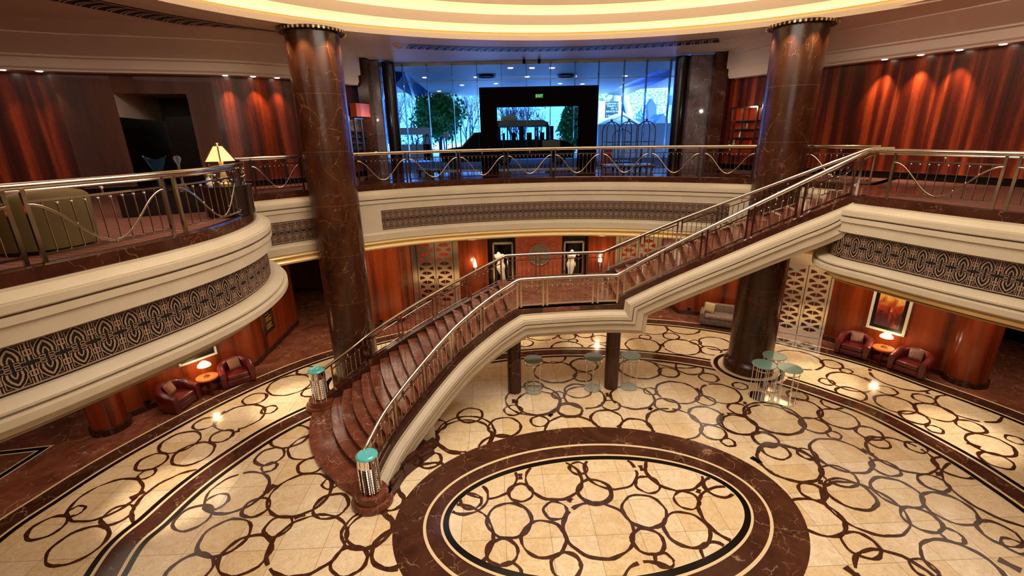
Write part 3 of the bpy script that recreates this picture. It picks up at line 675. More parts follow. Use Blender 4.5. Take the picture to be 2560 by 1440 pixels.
SC = [('marble_curb', [(-.14, .62), (-.14, 0), (.1, 0), (.1, .17)], 'curb_marble'),
      ('cornice', [(.1, .17), (.14, .17), (.14, .21), (.27, .275), (.29, .285), (.29, .31), (.34, .315), (.34, .43), (.32, .44)], 'plaster'),
      ('groove', [(.32, .44), (.29, .44), (.29, .455), (.33, .46)], 'plaster_groove'),
      ('fascia', [(.33, .46), (.33, .55), (.30, .57), (.27, .58), (.27, .78), (.22, .82), (.18, .92), (-.10, .93)], 'plaster')]
SCF = [(a, [(min(o, .15), d) for o, d in p], m_) for a, p, m_ in SC]
stringer('stair_stringer', 'near side of the staircase: dark marble curb over a stepped cream cornice', PN, npts, SC)
stringer('stair_stringer', 'far side of the staircase: dark marble curb seen from the inside', PF, fpts, SCF)
st = thing('staircase', 'dark red marble steps and landing between the two stair railings', 'staircase')
bul = Vector((-.84, -.54))
def nos(i, n, lo=True):
    if lo:
        f = i/n; a = PN.at(.1+(nl0-.1)*f); b = PF.at(.1+(fl0-.1)*f); bb = .55*max(0, 1-i/10.)**1.1
    else: f = i/n; a = PN.at(nl1+(nu1-nl1)*f); b = PF.at(fl1+(fu1-fl1)*f); bb = 0
    return [a.lerp(b, u)+bul*bb*4*u*(1-u) for u in frange(0, 1, 14)]
NS = 20
def step(na, nb_, z, rise, name='step'):
    m = MB(); k = len(na); nz = .03
    da = (na[k//2]-nb_[k//2]).normalized()*.03
    top = [(*(p+da), z) for p in na]; topf = [(*(p+da), z-.045) for p in na]; rs = [(*p, z-.045) for p in na]; rb = [(*p, z-rise) for p in na]; bk = [(*p, z) for p in nb_]
    bb = [(*p, z-rise) for p in nb_]
    m.grid([bk, top, topf, rs, rb, bb], 0, flip=True)
    m.add([top[0], rb[0], bb[0], bk[0], top[-1], rb[-1], bb[-1], bk[-1]], [(0, 1, 2, 3), (7, 6, 5, 4)])
    return m.build(name, 'step_marble', st, 25)
r1 = ZL/NS; r2 = (ZU-ZL)/NS
for i in range(NS-1): step(nos(i, NS), nos(i+1, NS), r1*(i+1)-.06 if i else .11, r1 if i else .11)
step(nos(NS-1, NS), nos(0, NS, False), ZL, r1, 'landing')
for i in range(NS-1): step(nos(i, NS, False), nos(i+1, NS, False), ZL+r2*(i+1), r2)
e_ = nos(NS-1, NS, False); g_ = [p+(e_[7]-nos(NS-2, NS, False)[7]).normalized()*1.6 for p in e_]
step(e_, g_, ZU+.006, r2, 'top_step')
m = MB(); rows = []
for (sa_, za), (sb_, zb) in zip([(x, z) for x, z in npts[:5]], [(x, z) for x, z in fpts[:5]]): pass
def lerp_pts(P, s):
    for (a, za), (b, zb) in zip(P, P[1:]):
        if s <= b: return za+(zb-za)*(s-a)/((b-a) or 1)
    return P[-1][1]
for f in frange(0, 1, 60):
    sn_ = .1+(nu1-.1)*f; sf = .1+(fu1-.1)*f
    if f < .5: q = f/.42
    if True:
        sn_ = .1+(nl0-.1)*(f/.4) if f < .4 else (nl0+(nl1-nl0)*((f-.4)/.2) if f < .6 else nl1+(nu1-nl1)*((f-.6)/.4))
        sf = .1+(fl0-.1)*(f/.4) if f < .4 else (fl0+(fl1-fl0)*((f-.4)/.2) if f < .6 else fl1+(fu1-fl1)*((f-.6)/.4))
    rows.append([PN.pt(sn_, -.05, max(.0, lerp_pts(npts, sn_)-.95)), PF.pt(sf, -.05, max(.0, lerp_pts(fpts, sf)-.95))])
m.grid(rows, 0, flip=False); m.build('soffit', 'plaster', st, 30)
# bottom platform and the stepped base under the near flank
m = MB(); front = nos(0, NS); far = PF.at(.1); nearp = PN.at(.1)
pts = [p+bul*.36 for p in front]; poly = [(p.x, p.y) for p in pts]+[(p.x, p.y) for p in reversed(front)]
n = len(front); rows = [[(*a, 0.0), (*a, .1), (*b, .1)] for a, b in zip([p+bul*.36 for p in front], front)]
m.grid(rows, 0, flip=False); m.build('bottom_platform', 'step_marble', st, 30)
for i, (s0, s1, h) in enumerate(((.35, .95, .26), (.95, 1.55, .40), (1.5, 2.15, .30))):
    m = MB(); rows = []
    for q in frange(s0, s1, 5): rows.append([PN.pt(q, .0, h), PN.pt(q, .4, h), PN.pt(q, .46, 0)])
    m.grid(rows, 0); m.build('base_block', 'curb_marble', st, 30)
m = MB(); rows = [[PN.pt(q, .0, .17), PN.pt(q, .52-.12*q, .17), PN.pt(q, .58-.12*q, 0)] for q in frange(.0, 2.5, 14)]; m.grid(rows, 0); m.build('plinth', 'curb_marble', st, 30)
m = MB(); rows = [[PN.pt(q, .02, 0), PN.pt(q, .02, max(.05, lerp_pts(npts, q)-.9))] for q in frange(.2, 2.6, 12)]; m.grid(rows, 0, flip=True); m.build('flank', 'plaster', st, 30)
# rails
def zfun(P): return lambda s: lerp_pts(P, s)
def smooth_z(P, w=.0): return zfun(P)
RH = .93
pn = [(.25+(nl0-.29)*i/5, .25+(nl0-.29)*(i+1)/5-(.12 if i < 4 else 0)) for i in range(5)]
L = nl1-nl0; pn += [(nl0+.08, nl0+.08+.22*L), (nl0+.27*L+.05, nl0+.74*L), (nl0+.79*L, nl1-.05)]
U = nu1-nl1-.1; pn += [(nl1+.14+U*i/5, nl1+.14+U*(i+1)/5-.14) for i in range(5)]
pf = [(.45+(fl0-.5)*i/5, .45+(fl0-.5)*(i+1)/5-.14) for i in range(5)]
L = fl1-fl0; pf += [(fl0+.08, fl0+.3*L), (fl0+.34*L, fl0+.78*L), (fl0+.82*L, fl1-.05)]
U = fu1-fl1-.1; pf += [(fl1+.14+U*i/6, fl1+.14+U*(i+1)/6-.14) for i in range(6)]
zn = zfun([(0.12, .52), (nl0, ZL), (nl1-.05, ZL), (nl1+.1, ZL+.26), (nu1, ZU), (PN.L, ZU)]); zf = zfun([(0.12, .40), (fl0, ZL), (fl1-.05, ZL), (fl1+.1, ZL+.22), (fu1, ZU)])
def railpts(path, z, a, b, R): return [path.pt(s, 0, z(s)+R) for s in frange(a, b, int((b-a)/.12))]
q = railpts(PN, zfun([(.12, .52), (nl0, ZL), (nl1-.1, ZL), (nu1+.1, ZU+.13), (PN.L, ZU+.13)]), .15, nu1+.5, RH); a = q[0]
dd = Vector((*(PN.at(.1)-PN.at(.6)).normalized(), 0))
q = [a+dd*.30+Vector((0, 0, -.48)), a+dd*.34+Vector((0, 0, -.34)), a+dd*.24+Vector((0, 0, -.12))]+q
railing('stair_railing', 'near chrome railing of the staircase, in front of the steps', PN, zn, pn, R=RH, style='stair', rail_pts=q, hr=.04)
q = railpts(PF, zfun([(.12, .40), (fl0, ZL), (fl1-.1, ZL), (fu1, ZU+.1)]), .2, PF.L+.55, RH); a = q[0]
dd = Vector((*(PF.at(.1)-PF.at(.6)).normalized(), 0)); q = [a+dd*.26+Vector((0, 0, -.3)), a+dd*.22+Vector((0, 0, -.12))]+q
railing('stair_railing', 'far chrome railing of the staircase, behind the steps', PF, zf, pf, R=RH, style='stair', rail_pts=q, hr=.036)
# newels with glass caps
def newel(label, p):
    t = thing('newel_post', label, 'newel post', (p[0], p[1], 0))
    m = MB(); m.lathe([(0, 0), (.50, 0), (.50, .10), (.47, .17), (.40, .17), (.40, .27), (.37, .34), (0, .34)], (p[0], p[1], 0), 40); m.build('marble_base', 'step_marble', t, 40)
    m = MB()
    for k in range(8):
        a = 2*pi*k/8; c = (p[0]+.13*cos(a), p[1]+.13*sin(a))
        pr = [(.02, .34)]+[(.115 if j % 2 else .092, .36+.034*j) for j in range(24)]+[(.02, 1.15)]
        m.lathe(pr, (c[0], c[1], 0), 12)
    m.build('ribbed_drum', 'polished_steel', t, 60)
    m = MB(); m.lathe([(.2, 1.1), (.245, 1.1), (.245, 1.33), (.255, 1.34), (.2, 1.34)], (p[0], p[1], 0), 36)
    for k in range(8):
        a = 2*pi*(k+.5)/8; m.tube([(p[0]+.235*cos(a), p[1]+.235*sin(a), .34), (p[0]+.235*cos(a), p[1]+.235*sin(a), 1.2)], .018, 8)
    m.build('chrome_collar', 'polished_steel', t, 40)
    m = MB(); m.lathe([(.25, 1.335), (.262, 1.35), (.255, 1.375), (.2, 1.405), (.19, 1.40), (.12, 1.425), (.11, 1.42), (.03, 1.435), (0, 1.45)], (p[0], p[1], 0), 40); m.build('glass_cap', 'teal_glass', t, 50)
newel('near newel post at the foot of the stairs: ribbed chrome drum with teal glass cap', (-3.52, 9.22))
newel('far newel post beside the left column: ribbed chrome drum with bright blue-green glass cap', (-6.4, 13.5))
# ================================================================ columns
def column(name, label, c, r, z0, z1, base=True, cap=False):
    t = thing(name, label, 'column', (c[0], c[1], z0))
    m = MB(); m.lathe([(0, z0), (r, z0), (r, z1), (0, z1)], (c[0], c[1], 0), 64); m.build('shaft', 'column_marble', t, 40)
    if base:
        m = MB(); m.lathe([(r, z0+.02), (r+.13, z0+.02), (r+.13, z0+.30), (r+.09, z0+.36), (r+.02, z0+.42), (r, z0+.5)], (c[0], c[1], 0), 64); m.build('base', 'column_marble', t, 40)
    if cap:
        m = MB(); m.lathe([(r-.05, z1-.10), (r+.20, z1-.10), (r+.20, z1-.05), (r, z1-.05)], (c[0], c[1], 0), 64)
        m.build('capital_ring', 'black', t, 40)
        m = MB()
        for k in range(44):
            a = 2*pi*k/44; m.box((c[0]+(r+.17)*cos(a), c[1]+(r+.17)*sin(a), z1-.085), (.07, .055, .07), rz=a)
        m.build('capital_beads', 'gold_leaf', t, 30)
    return t
column('column', 'huge dark marble column left of centre, beside the far newel of the stairs', COLS[0][0], .75, 0, ZS+.01, True, True)
column('column', 'huge dark marble column on the right, behind the trio of bar tables', COLS[1][0], .75, 0, ZS+.01, True, True)
m1 = at(1287, 985); m2 = at(1530, 975)
column('support_column', 'short marble column under the stair landing, left of the two', (m1.x, m1.y+.2), .235, 0, 2.52, False)
column('support_column', 'short marble column under the stair landing, right of the two', (m2.x, m2.y+.2), .24, 0, 2.52, False)
# ================================================================ ceiling
def el2(a, b, th=.045, n=140, cx=1.9, cy=8.8):
    return [Vector((cx+a*cos(t)*cos(th)-b*sin(t)*sin(th), cy+a*cos(t)*sin(th)+b*sin(t)*cos(th))) for t in frange(0, 2*pi, n)]
def annul(m, A, za, B, zb, mi=0, flip=False): m.grid([[(*p, za), (*q, zb)] for p, q in zip(A, B)], mi, flip=flip)
WTOP = 10.5
UW = [(-24,4),(-21,9),(-17.6,12.6),(-13.4,15.35),(-11.2,16.2),(-9.1,17.05),(-7.7,18.25),(-6.9,19.6),(-6.3,21),(-5.95,22.45)]
UR = [(8.85,22.45),(9.3,21.2),(10.0,19.8),(10.8,18.3),(11.7,16.7),(12.7,14.9),(13.6,12.9),(14.4,10.5),(15.4,7.5),(17.5,3)]
m = MB(); E0, E1 = el2(10.4, 8.7), el2(10.9, 9.2)
far_ = [Vector((1.9, 8.8))+(p-Vector((1.9, 8.8)))*3.2 for p in E1]
annul(m, E0, ZS, E1, ZS, 0); annul(m, E1, ZS, E1, ZS+.05, 0); annul(m, E1, ZS+.05, far_, ZS+.05, 0)
COVES = [(10.4, 8.7, ZS, .15, ZS+.34), (9.75, 8.08, ZS+.34, .28, ZS+.72), (8.95, 7.3, ZS+.72, .24, ZS+1.15), (8.2, 6.5, ZS+1.15, .2, ZS+1.55)]
for k, (a, b, z, h, zc) in enumerate(COVES):      # dark lip, hidden trough, lit ceiling above it
    A0, A1, A2 = el2(a, b), el2(a+.04, b+.04), el2(a+.62, b+.62)
    annul(m, A0, z, A0, z+h, 0, True); annul(m, A0, z+h, A1, z+h, 0, True); annul(m, A1, z+h, A1, z+.02, 1, True); annul(m, A1, z+.02, A2, z+.02, 1, True); annul(m, A2, z+.02, A2, zc, 1, True)
    if k < 3: annul(m, el2(a+.62, b+.62), zc, el2(*COVES[k+1][:2]), zc, 1, True)
top_ = el2(8.6, 6.9); m.add([(1.9, 8.8, ZS+1.55)]+[(*p, ZS+1.55) for p in top_], [(0, i+2, i+1) for i in range(len(top_)-1)], 0)
struct(m.build('ceiling', ['ceiling_paint', 'cove_paint'], smooth=30))
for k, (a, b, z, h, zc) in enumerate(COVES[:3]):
    zl = zc-.012; m = MB(); annul(m, el2(a+.5, b+.5), zl, el2(COVES[k+1][0]+.03, COVES[k+1][1]+.03), zl, 0, True)  # added emissive band: indirect light on the cove ceiling put into its glow
    tag(m.build('cove_glow_band', 'cove_glow', smooth=0), ('glowing band standing in for the lit ceiling of the lowest ring-shaped cove', 'glowing band standing in for the lit ceiling of the middle ring-shaped cove', 'glowing band standing in for the lit ceiling of the uppermost ring-shaped cove')[k], 'glowing cove ceiling')
# cornice where wall and ceiling meet
PUL, PUR = Path(UW, 1), Path(UR, 1)
COR = [(-1.0, WTOP), (.42, WTOP), (.42, WTOP+.05), (.48, WTOP+.1), (.48, WTOP+.34), (.60, WTOP+.37), (.60, WTOP+.42), (1.5, ZS-.16), (1.5, ZS-.13), (2.5, ZS+.055)]
for nm, p, a, b in (('trim_4', PUL, 0, PUL.L-.1), ('trim_5', PUR, .1, PUR.L)):
    m = MB(); e_ = PUL.sn(-6.4, 20.6) if p is PUL else PUR.sn(9.45, 20.9); rows = []
    for q in frange(a if p is PUL else e_, e_ if p is PUL else b, 120):
        f_ = min(1, abs(q-e_)/3.0); rows.append([p.pt(q, o if o <= .6 else .6+(o-.6)*f_, z) for o, z in COR])
    rows2 = rows; m.grid(rows2, 0); r_ = rows[-1] if p is PUL else rows[0]; m.add(r_+[(r_[-1].x, r_[-1].y, ZS+.055), (*p.pt(e_, -.1, 0).xy, ZS+.055)], [tuple(range(len(r_)+2)) if p is PUL else tuple(range(len(r_)+2))[::-1]])
    struct(m.build(nm, 'ceiling_paint', smooth=25))
# patterned air grilles in the ceiling
def vent(label, t0, t1):
    t = thing('ceiling_vent', label, 'ceiling vent', (0, 0, ZS), 'ceiling vents around the atrium')
    E = el2(12.1, 10.75, n=720); i0, i1 = int(720*t0/360), int(720*t1/360); P = Path([tuple(p) for p in E[i0:i1]], raw=True, side=1)
    m = MB(); zz = ZS+.045
    m.grid([[P.pt(s, -.45, zz), P.pt(s, .45, zz)] for s in frange(0, P.L, 60)], flip=False); m.build('slot', 'grille_black', t, 0)
    m = MB()
    for o in (-.5, .45): m.grid([[P.pt(s, o, zz-.03), P.pt(s, o+.05, zz-.03)] for s in frange(0, P.L, 60)])
    n = int(P.L/.3)
    for i in range(n):
        s = P.L*(i+.5)/n
        for q in (0, .09):
            pts = [P.pt(s+q+.22*cos(a)-.1, .45*sin(a), zz-.03) for a in frange(-pi/2, pi/2, 8)]
            pt2 = [P.pt(s+q+.18*cos(a)-.1, .45*sin(a), zz-.03) for a in frange(-pi/2, pi/2, 8)]
            m.grid([[a, b] for a, b in zip(pts, pt2)])
    m.build('scroll_grille', 'ceiling_paint', t, 0)
    for s in (-.32, P.L+.32):
        m = MB()
        for i in range(9):
            a = pi*i/8
            c = P.pt(s, 0, zz)
            m.sphere((c.x+.0, c.y+.35*cos(a), zz-.0), .09+.06*sin(a), 8, 5, sc=(1, 1, .4))
        m.build('plaster_shell', 'ceiling_paint', t, 60)
    return t
vent('long scroll-patterned ceiling grille in front of the entrance glass', 60, 115)
vent('scroll-patterned ceiling grille at upper left, left of the left column', 133, 176)
vent('scroll-patterned ceiling grille at upper right, right of the right column', 8, 46)

# ================================================================ upper walls
def wallseg(name, path, s0, s1, z0, z1, mn, out=0., parent=None, step=.4):
    m = MB(); sweep(m, path, [(out, z1), (out, z0)], s0, s1, step=step)
    for s, fl2 in ((s0, 1), (s1, 0)):
        a, b = path.pt(s, out, z0), path.pt(s, out, z1); c, d = path.pt(s, -.6, z1), path.pt(s, -.6, z0)
        m.add([a, b, c, d], [(0, 1, 2, 3) if fl2 else (3, 2, 1, 0)], 0, [(0, z0), (0, z1), (.6, z1), (.6, z0)])
    return m.build(name, mn, parent, 25)
def sp(path, x, y=300): return sx(path, x, y)
wl = sroot('wall_left')
q = [sp(PUL, x) for x in (160, 300, 480, 545)]
wallseg('recessed_panel', PUL, 0, q[0], ZU, WTOP-.0, 'wood', -.25, wl)
wallseg('panelling', PUL, q[0], q[1], ZU, WTOP, 'wood_plain', 0, wl)
wallseg('lintel', PUL, q[1], q[2], WTOP-.55, WTOP, 'wood_plain', 0, wl)
wallseg('panelling', PUL, q[2], q[3], ZU, WTOP, 'wood_plain', 0, wl)
wallseg('panelling', PUL, q[3], PUL.L-3.2, ZU, WTOP, 'wood', 0, wl)
wallseg('panelling', PUL, PUL.L-3.2, PUL.L, ZU, WTOP, 'wood_plain', 0, wl)
# dark passage behind the opening
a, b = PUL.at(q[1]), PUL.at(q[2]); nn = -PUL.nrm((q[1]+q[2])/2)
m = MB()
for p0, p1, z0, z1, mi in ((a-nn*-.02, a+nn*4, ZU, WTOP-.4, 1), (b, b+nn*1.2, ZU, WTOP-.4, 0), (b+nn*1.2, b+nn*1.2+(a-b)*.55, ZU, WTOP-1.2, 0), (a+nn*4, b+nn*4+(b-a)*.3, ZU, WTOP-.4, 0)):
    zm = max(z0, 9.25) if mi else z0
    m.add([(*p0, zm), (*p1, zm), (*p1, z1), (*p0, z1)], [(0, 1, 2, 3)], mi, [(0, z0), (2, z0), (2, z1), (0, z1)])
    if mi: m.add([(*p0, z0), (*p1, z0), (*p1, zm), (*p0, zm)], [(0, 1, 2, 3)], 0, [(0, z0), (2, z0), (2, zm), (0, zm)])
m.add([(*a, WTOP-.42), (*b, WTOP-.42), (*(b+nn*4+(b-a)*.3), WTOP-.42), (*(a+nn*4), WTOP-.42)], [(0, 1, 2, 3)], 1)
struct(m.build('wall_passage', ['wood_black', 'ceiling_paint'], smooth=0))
wr = sroot('wall_right')
wallseg('panelling', PUR, 0, PUR.sn(9.2, 21.5), ZU, WTOP, 'brown_marble', .04, wr)
wallseg('panelling', PUR, PUR.sn(9.2, 21.5), PUR.L, ZU, WTOP, 'wood', 0, wr)
for nm, p in (('baseboard_left', PUL), ('baseboard_right', PUR)):
    m = MB()
    for a_, b_ in (((q[0], q[1]), (q[2], PUL.L)) if p is PUL else ((0, PUR.L),)):
        sweep(m, p, [(0, ZU+.2), (.03, ZU+.2), (.03, ZU)], a_, b_, step=.4); sweep(m, p, [(.0, ZU+.215), (.035, ZU+.215), (.035, ZU+.2), (0, ZU+.2)], a_, b_, step=.4, mi=1)
    struct(m.build(nm, ['black_stone', 'polished_steel'], smooth=0))
# rear enclosure (behind the viewer)
m = MB(); rp_ = [Vector((17.5, 3)), Vector((16, -5)), Vector((8, -11)), Vector((-8, -11)), Vector((-20, -5)), Vector((-24, 4))]
for a_, b_ in zip(rp_, rp_[1:]): m.add([(*a_, 0), (*b_, 0), (*b_, ZS+.1), (*a_, ZS+.1)], [(3, 2, 1, 0)], 0, [(0, 0), ((b_-a_).length, 0), ((b_-a_).length, ZS), (0, ZS)])
struct(m.build('wall_rear', 'wood', smooth=0))
# shop window displays set into the walls on both sides of the glass front
def display(label, c, w, z0, z1, rz, left):
    t = thing('display_cabinet', label, 'display cabinet', (c[0], c[1], ZU)); R = Matrix.Rotation(rz, 3, 'Z')
    B = lambda m, x, y, z, dx, dy, dz, mi=0: m.box(Vector((c[0], c[1], 0))+R @ Vector((x, y, z)), (dx, dy, dz), rz=rz, mi=mi)
    m = MB(); h = z1-z0
    for x in (-w/2, 0, w/2): B(m, x, 0, (z0+z1)/2, .05, .08, h)
    for z in (z0, z1): B(m, 0, 0, z, w, .08, .05)
    m.build('frame', 'bronze_rail', t)
    m = MB(); B(m, 0, .3, (z0+z1)/2, w, .02, h); m.build('back_panel', 'mosaic_glass' if left else 'door_fan_orange', t)
    m = MB()
    for z in frange(z0+.4, z1-.5, 3): B(m, 0, .16, z, w-.05, .28, .02)
    m.build('shelf', 'glass_edge', t)
    for i in range(4 if not left else 0):
        m = MB(); x = -w/2+.15+i*w/4.5; z = z0+.4+(h-.9)/3*(i % 3)
        m.lathe([(.05, .0), (.07, .06), (.04, .16), (.05, .22), (0, .22)], c=Vector((c[0], c[1], z+.01))+R @ Vector((x, .16, 0)), n=12)
        tag(m.build('ornament', ['shop_stock', 'white_stone', 'gold_leaf', 'red_plastic'][i]), ('dark olive', 'white', 'gold', 'red')[i]+' ornament on a shelf of the display cabinet beside the right column', 'ornament', 'ornaments in the display cabinet')
    if left:
        m = MB(); B(m, 0, -.06, z1+.32, w+.1, .3, .5); m.build('lit_canopy', 'side_table_wood', t)
    return t
DLAMP = []
for path, x0_, x1_, yt, yb, lab, left in ((PUR, 1842, 1906, 268, 392, 'narrow lit display cabinet with shelves on the wood wall beside the right column', False), (PUL, 866, 899, 297, 400, 'tall mosaic glass display with an orange canopy beside the left column', True)):
    sa_, sb_ = sx(path, x0_, 330), sx(path, x1_, 330); sm = (sa_+sb_)/2; w_ = max(.6, abs(sb_-sa_)); n_ = path.nrm(sm); c = path.pt(sm, .45); rr = ray((x0_+x1_)/2, yt); k_ = c.xy.length/hypot(rr.x, rr.y); rb = ray((x0_+x1_)/2, yb)
    display(lab, (c.x, c.y), w_, ZC+rb.z*k_, ZC+rr.z*k_, atan2(n_.x, -n_.y), left); DLAMP.append(path.pt(sm, 1.1, ZC+rr.z*k_))

# ================================================================ glass front and entrance
GY = 22.5
w1 = sroot('window_1')
m = MB(); m.box((1.45, GY, (ZU+ZS)/2), (14.8, .016, ZS-ZU+.06)); m.build('glass_pane', 'glass', w1)
m = MB()
for x in (1014, 1073, 1135, 1195, 1255, 1316, 1375, 1435, 1493, 1555, 1610, 1668):
    X = aty(x, 250, GY).x; m.box((X, GY-.14, (ZU+ZS)/2), (.018, .26, ZS-ZU))
m.build('glass_fin', 'glass_edge', w1)
m = MB(); m.box((1.45, GY, ZU+.03), (14.8, .08, .06)); m.box((1.45, GY, ZU+3.9), (14.8, .03, .03)); m.build('window_frame', 'grey_metal', w1)
for x, r_, lab in ((978, .27, 'dark round post inside the glass front, left end'), (1697, .27, 'dark round post inside the glass front, right end')):
    p = aty(x, 250, 21.6); m = MB(); m.lathe([(0, ZU), (r_, ZU), (r_, ZS), (0, ZS)], (p.x, 21.6, 0), 32); tag(m.build('round_post', 'wood_black', loc=(p.x, 21.6, ZU)), lab, 'post')
for x0, x1, mn, lab, yy in ((1716, 1772, 'grey_marble', 'reflective grey marble pier right of the glass front', 21.2), (932, 958, 'grey_marble', 'reflective grey marble pier left of the glass front', 21.2), (903, 930, 'brown_marble', 'brown marble pier beside the mosaic display', 20.6), (1775, 1806, 'brown_marble', 'brown marble pier between grey pier and wood wall', 20.9)):
    a_, b_ = aty(x0, 300, yy).x, aty(x1, 300, yy).x; m = MB(); m.box(((a_+b_)/2, yy+.25, (ZU+ZS)/2), (b_-a_, .5, ZS-ZU)); tag(m.build('marble_pier', mn, loc=((a_+b_)/2, yy, ZU)), lab, 'pier')
PY = 21.5
pt = thing('entrance_portal', 'freestanding black entrance portal in front of the glass, framing the van outside', 'entrance portal', (1.3, PY, ZU))
x0, x1 = -1.24, 3.87; o0, o1 = -.52, 3.18; zt, zo = 10.42, 9.66
for a_, b_ in ((x0, o0), (o1, x1)):
    m = MB(); m.box(((a_+b_)/2, PY+.6, (ZU+zt)/2), (b_-a_, 1.2, zt-ZU)); m.build('side_pier', 'portal_black', pt)
m = MB(); m.box(((o0+o1)/2, PY+.6, (zo+zt)/2), (o1-o0, 1.2, zt-zo)); m.build('lintel', 'portal_black', pt)
dr = sroot('door_1')
for a_, b_ in ((o0+.03, 1.3), (1.32, 2.3), (2.32, o1-.03)):
    m = MB(); m.box(((a_+b_)/2, PY+1.0, (ZU+zo)/2), (b_-a_, .016, zo-ZU-.04)); m.build('glass_leaf', 'glass', dr)
m = MB()
for x in (1.31, 2.31, 1.25): m.tube([(x, PY+.95, ZU+.8), (x, PY+.95, ZU+1.5)], .015, 6)
m.build('door_handle', 'polished_steel', dr)
ex = thing('exit_sign', 'small green EXIT sign on the lintel of the entrance portal', 'exit sign', (1.3, PY, 10.0))
p = aty(1348, 240, PY)
m = MB(); m.box((p.x, PY-.03, p.z), (.34, .06, .17)); m.build('sign_box', 'black', ex)
text_mesh('sign_text', 'EXIT', .15, 'exit_green', ex, (p.x, PY-.065, p.z-.05), (pi/2, 0, 0), .002, 'CENTER')

# ================================================================ outdoors, seen through the glass
m = MB(); m.add([(-40, GY+.05, ZU-.03), (50, GY+.05, ZU-.03), (50, 110, ZU-.03), (-40, 110, ZU-.03)], [(0, 1, 2, 3)])
struct(m.build('ground', 'asphalt', smooth=0))
cz = 11.42
def on(x, y, z): v = at(x, y, z); return (v.x, v.y, z)
m = MB(); A = [(-9, GY), on(1012, 181, cz), on(1085, 240, cz), on(1505, 236, cz), on(1640, 178, cz), (12, GY)]
A = [(p_[0], p_[1]) for p_ in A]; m.prism(A, cz, cz+.3)
struct(m.build('ceiling_canopy', 'canopy_grey', smooth=0))
cp_ = thing('canopy_wings', 'violet-blue sloping metal panels at both ends of the outdoor canopy', 'canopy', (1.5, 30, cz))
for k, (P4, lab) in enumerate((([(985, 178, cz), (1012, 181, cz), (1085, 240, cz), (1032, 243, cz-.25), (988, 213, cz-.5)], 'left'), ([(1640, 178, cz), (1505, 236, cz), (1560, 240, cz-.25), (1677, 192, cz-.2), (1677, 176, cz)], 'right'))):
    pp = [on(*v) for v in P4]; n_ = len(pp); m = MB(); m.add(pp+[(x, y, z+.12) for x, y, z in pp], [tuple(range(n_)), tuple(range(n_, 2*n_))[::-1]]+[(i, (i+1) % n_, n_+(i+1) % n_, n_+i) for i in range(n_)])
    m.build('canopy_panel', 'canopy_blue', cp_, 0)
for i, (x, y) in enumerate(((1062, 194), (1190, 193), (1155, 213), (1098, 228), (1318, 192), (1276, 170), (1436, 191), (1563, 190), (1240, 209), (1400, 209), (1456, 210), (1330, 170), (1380, 170))):
    v = at(x, y, cz-.01); m = MB(); m.lathe([(0, 0), (.1, 0), (.13, .02), (.13, .03)], (v.x, v.y, cz-.03), 16); o = m.build('canopy_light', 'canopy_glow', loc=(v.x, v.y, cz))
    tag(o, 'small round light in the outdoor canopy ceiling', 'canopy light', 'lights in the outdoor canopy')
for x, y, lab in ((1216, 188, 'left'), (1417, 187, 'right')):
    v = at(x, y, cz); t = thing('round_skylight', 'large round lamp in the outdoor canopy, %s one above the portal' % lab, 'ceiling lamp', (v.x, v.y, cz))
    m = MB(); m.lathe([(.34, -.02), (.48, -.1), (.52, -.02), (.52, 0)], (v.x, v.y, cz), 32); m.build('rim', 'black', t); m = MB(); m.lathe([(0, -.04), (.36, -.04), (.36, 0)], (v.x, v.y, cz), 32); m.build('diffuser', 'canopy_grey', t)
def leaves(m, c, r, n, sz=.16, seed=0, clump=True):
    g = random.Random(seed)
    for _ in range(n):
        a, u = g.uniform(0, 2*pi), g.uniform(-1, 1); q = sqrt(1-u*u); k = g.random()**.35
        k *= 1+.18*sin(3*a+u*5)+.12*sin(7*a+9*u)
        p_ = Vector((c[0]+r[0]*k*q*cos(a), c[1]+r[1]*k*q*sin(a), c[2]+r[2]*k*u))
        M_ = Matrix.Rotation(g.uniform(0, 6.3), 3, 'Z') @ Matrix.Rotation(g.uniform(0, 3), 3, 'X'); s_ = sz*g.uniform(.6, 1.3)
        m.add([p_+M_ @ Vector(v) for v in ((-s_*.4, 0, 0), (0, -s_*.5, 0), (s_*.4, 0, .02), (0, s_*.7, 0))], [(0, 1, 2, 3)])
def tree(label, px, py_top, Y, w, mn='leaf_green', n=6500, zb=.3, grp='trees outside the entrance'):
    top = aty(px, py_top, Y); X = top.x; h = top.z-ZU
    t = thing('leafy_tree', label, 'tree', (X, Y, ZU), grp)
    m = MB(); m.tube([(X, Y, ZU-.02), (X+.1, Y, ZU+h*.4), (X-.05, Y, ZU+h*.85)], [.14, .1, .03], 8)
    for i in range(7): a = i*2.4; z = ZU+h*(.3+.08*i); m.tube([(X, Y, z), (X+w*.4*cos(a), Y+w*.4*sin(a), z+.5)], [.04, .015], 6)
    m.build('trunk', 'bark', t)
    m = MB(); leaves(m, (X, Y, ZU+h*(.5+zb/2)), (w/2, w/2, h*(.5-zb/2)), n, .22, seed=int(px)); m.build('crown', mn, t, 0)
tree('broad green leafy tree outside, left of the entrance portal', 1092, 232, 37.5, 3.7)
tree('slim bright green tree outside, between the van and right portal pier', 1434, 262, 37, 2.1, n=4500, zb=.1)
tree('blue-tinted leafy tree outside the far left pane of the glass front', 948, 250, 37, 2.2, 'leaf_teal', 3500)
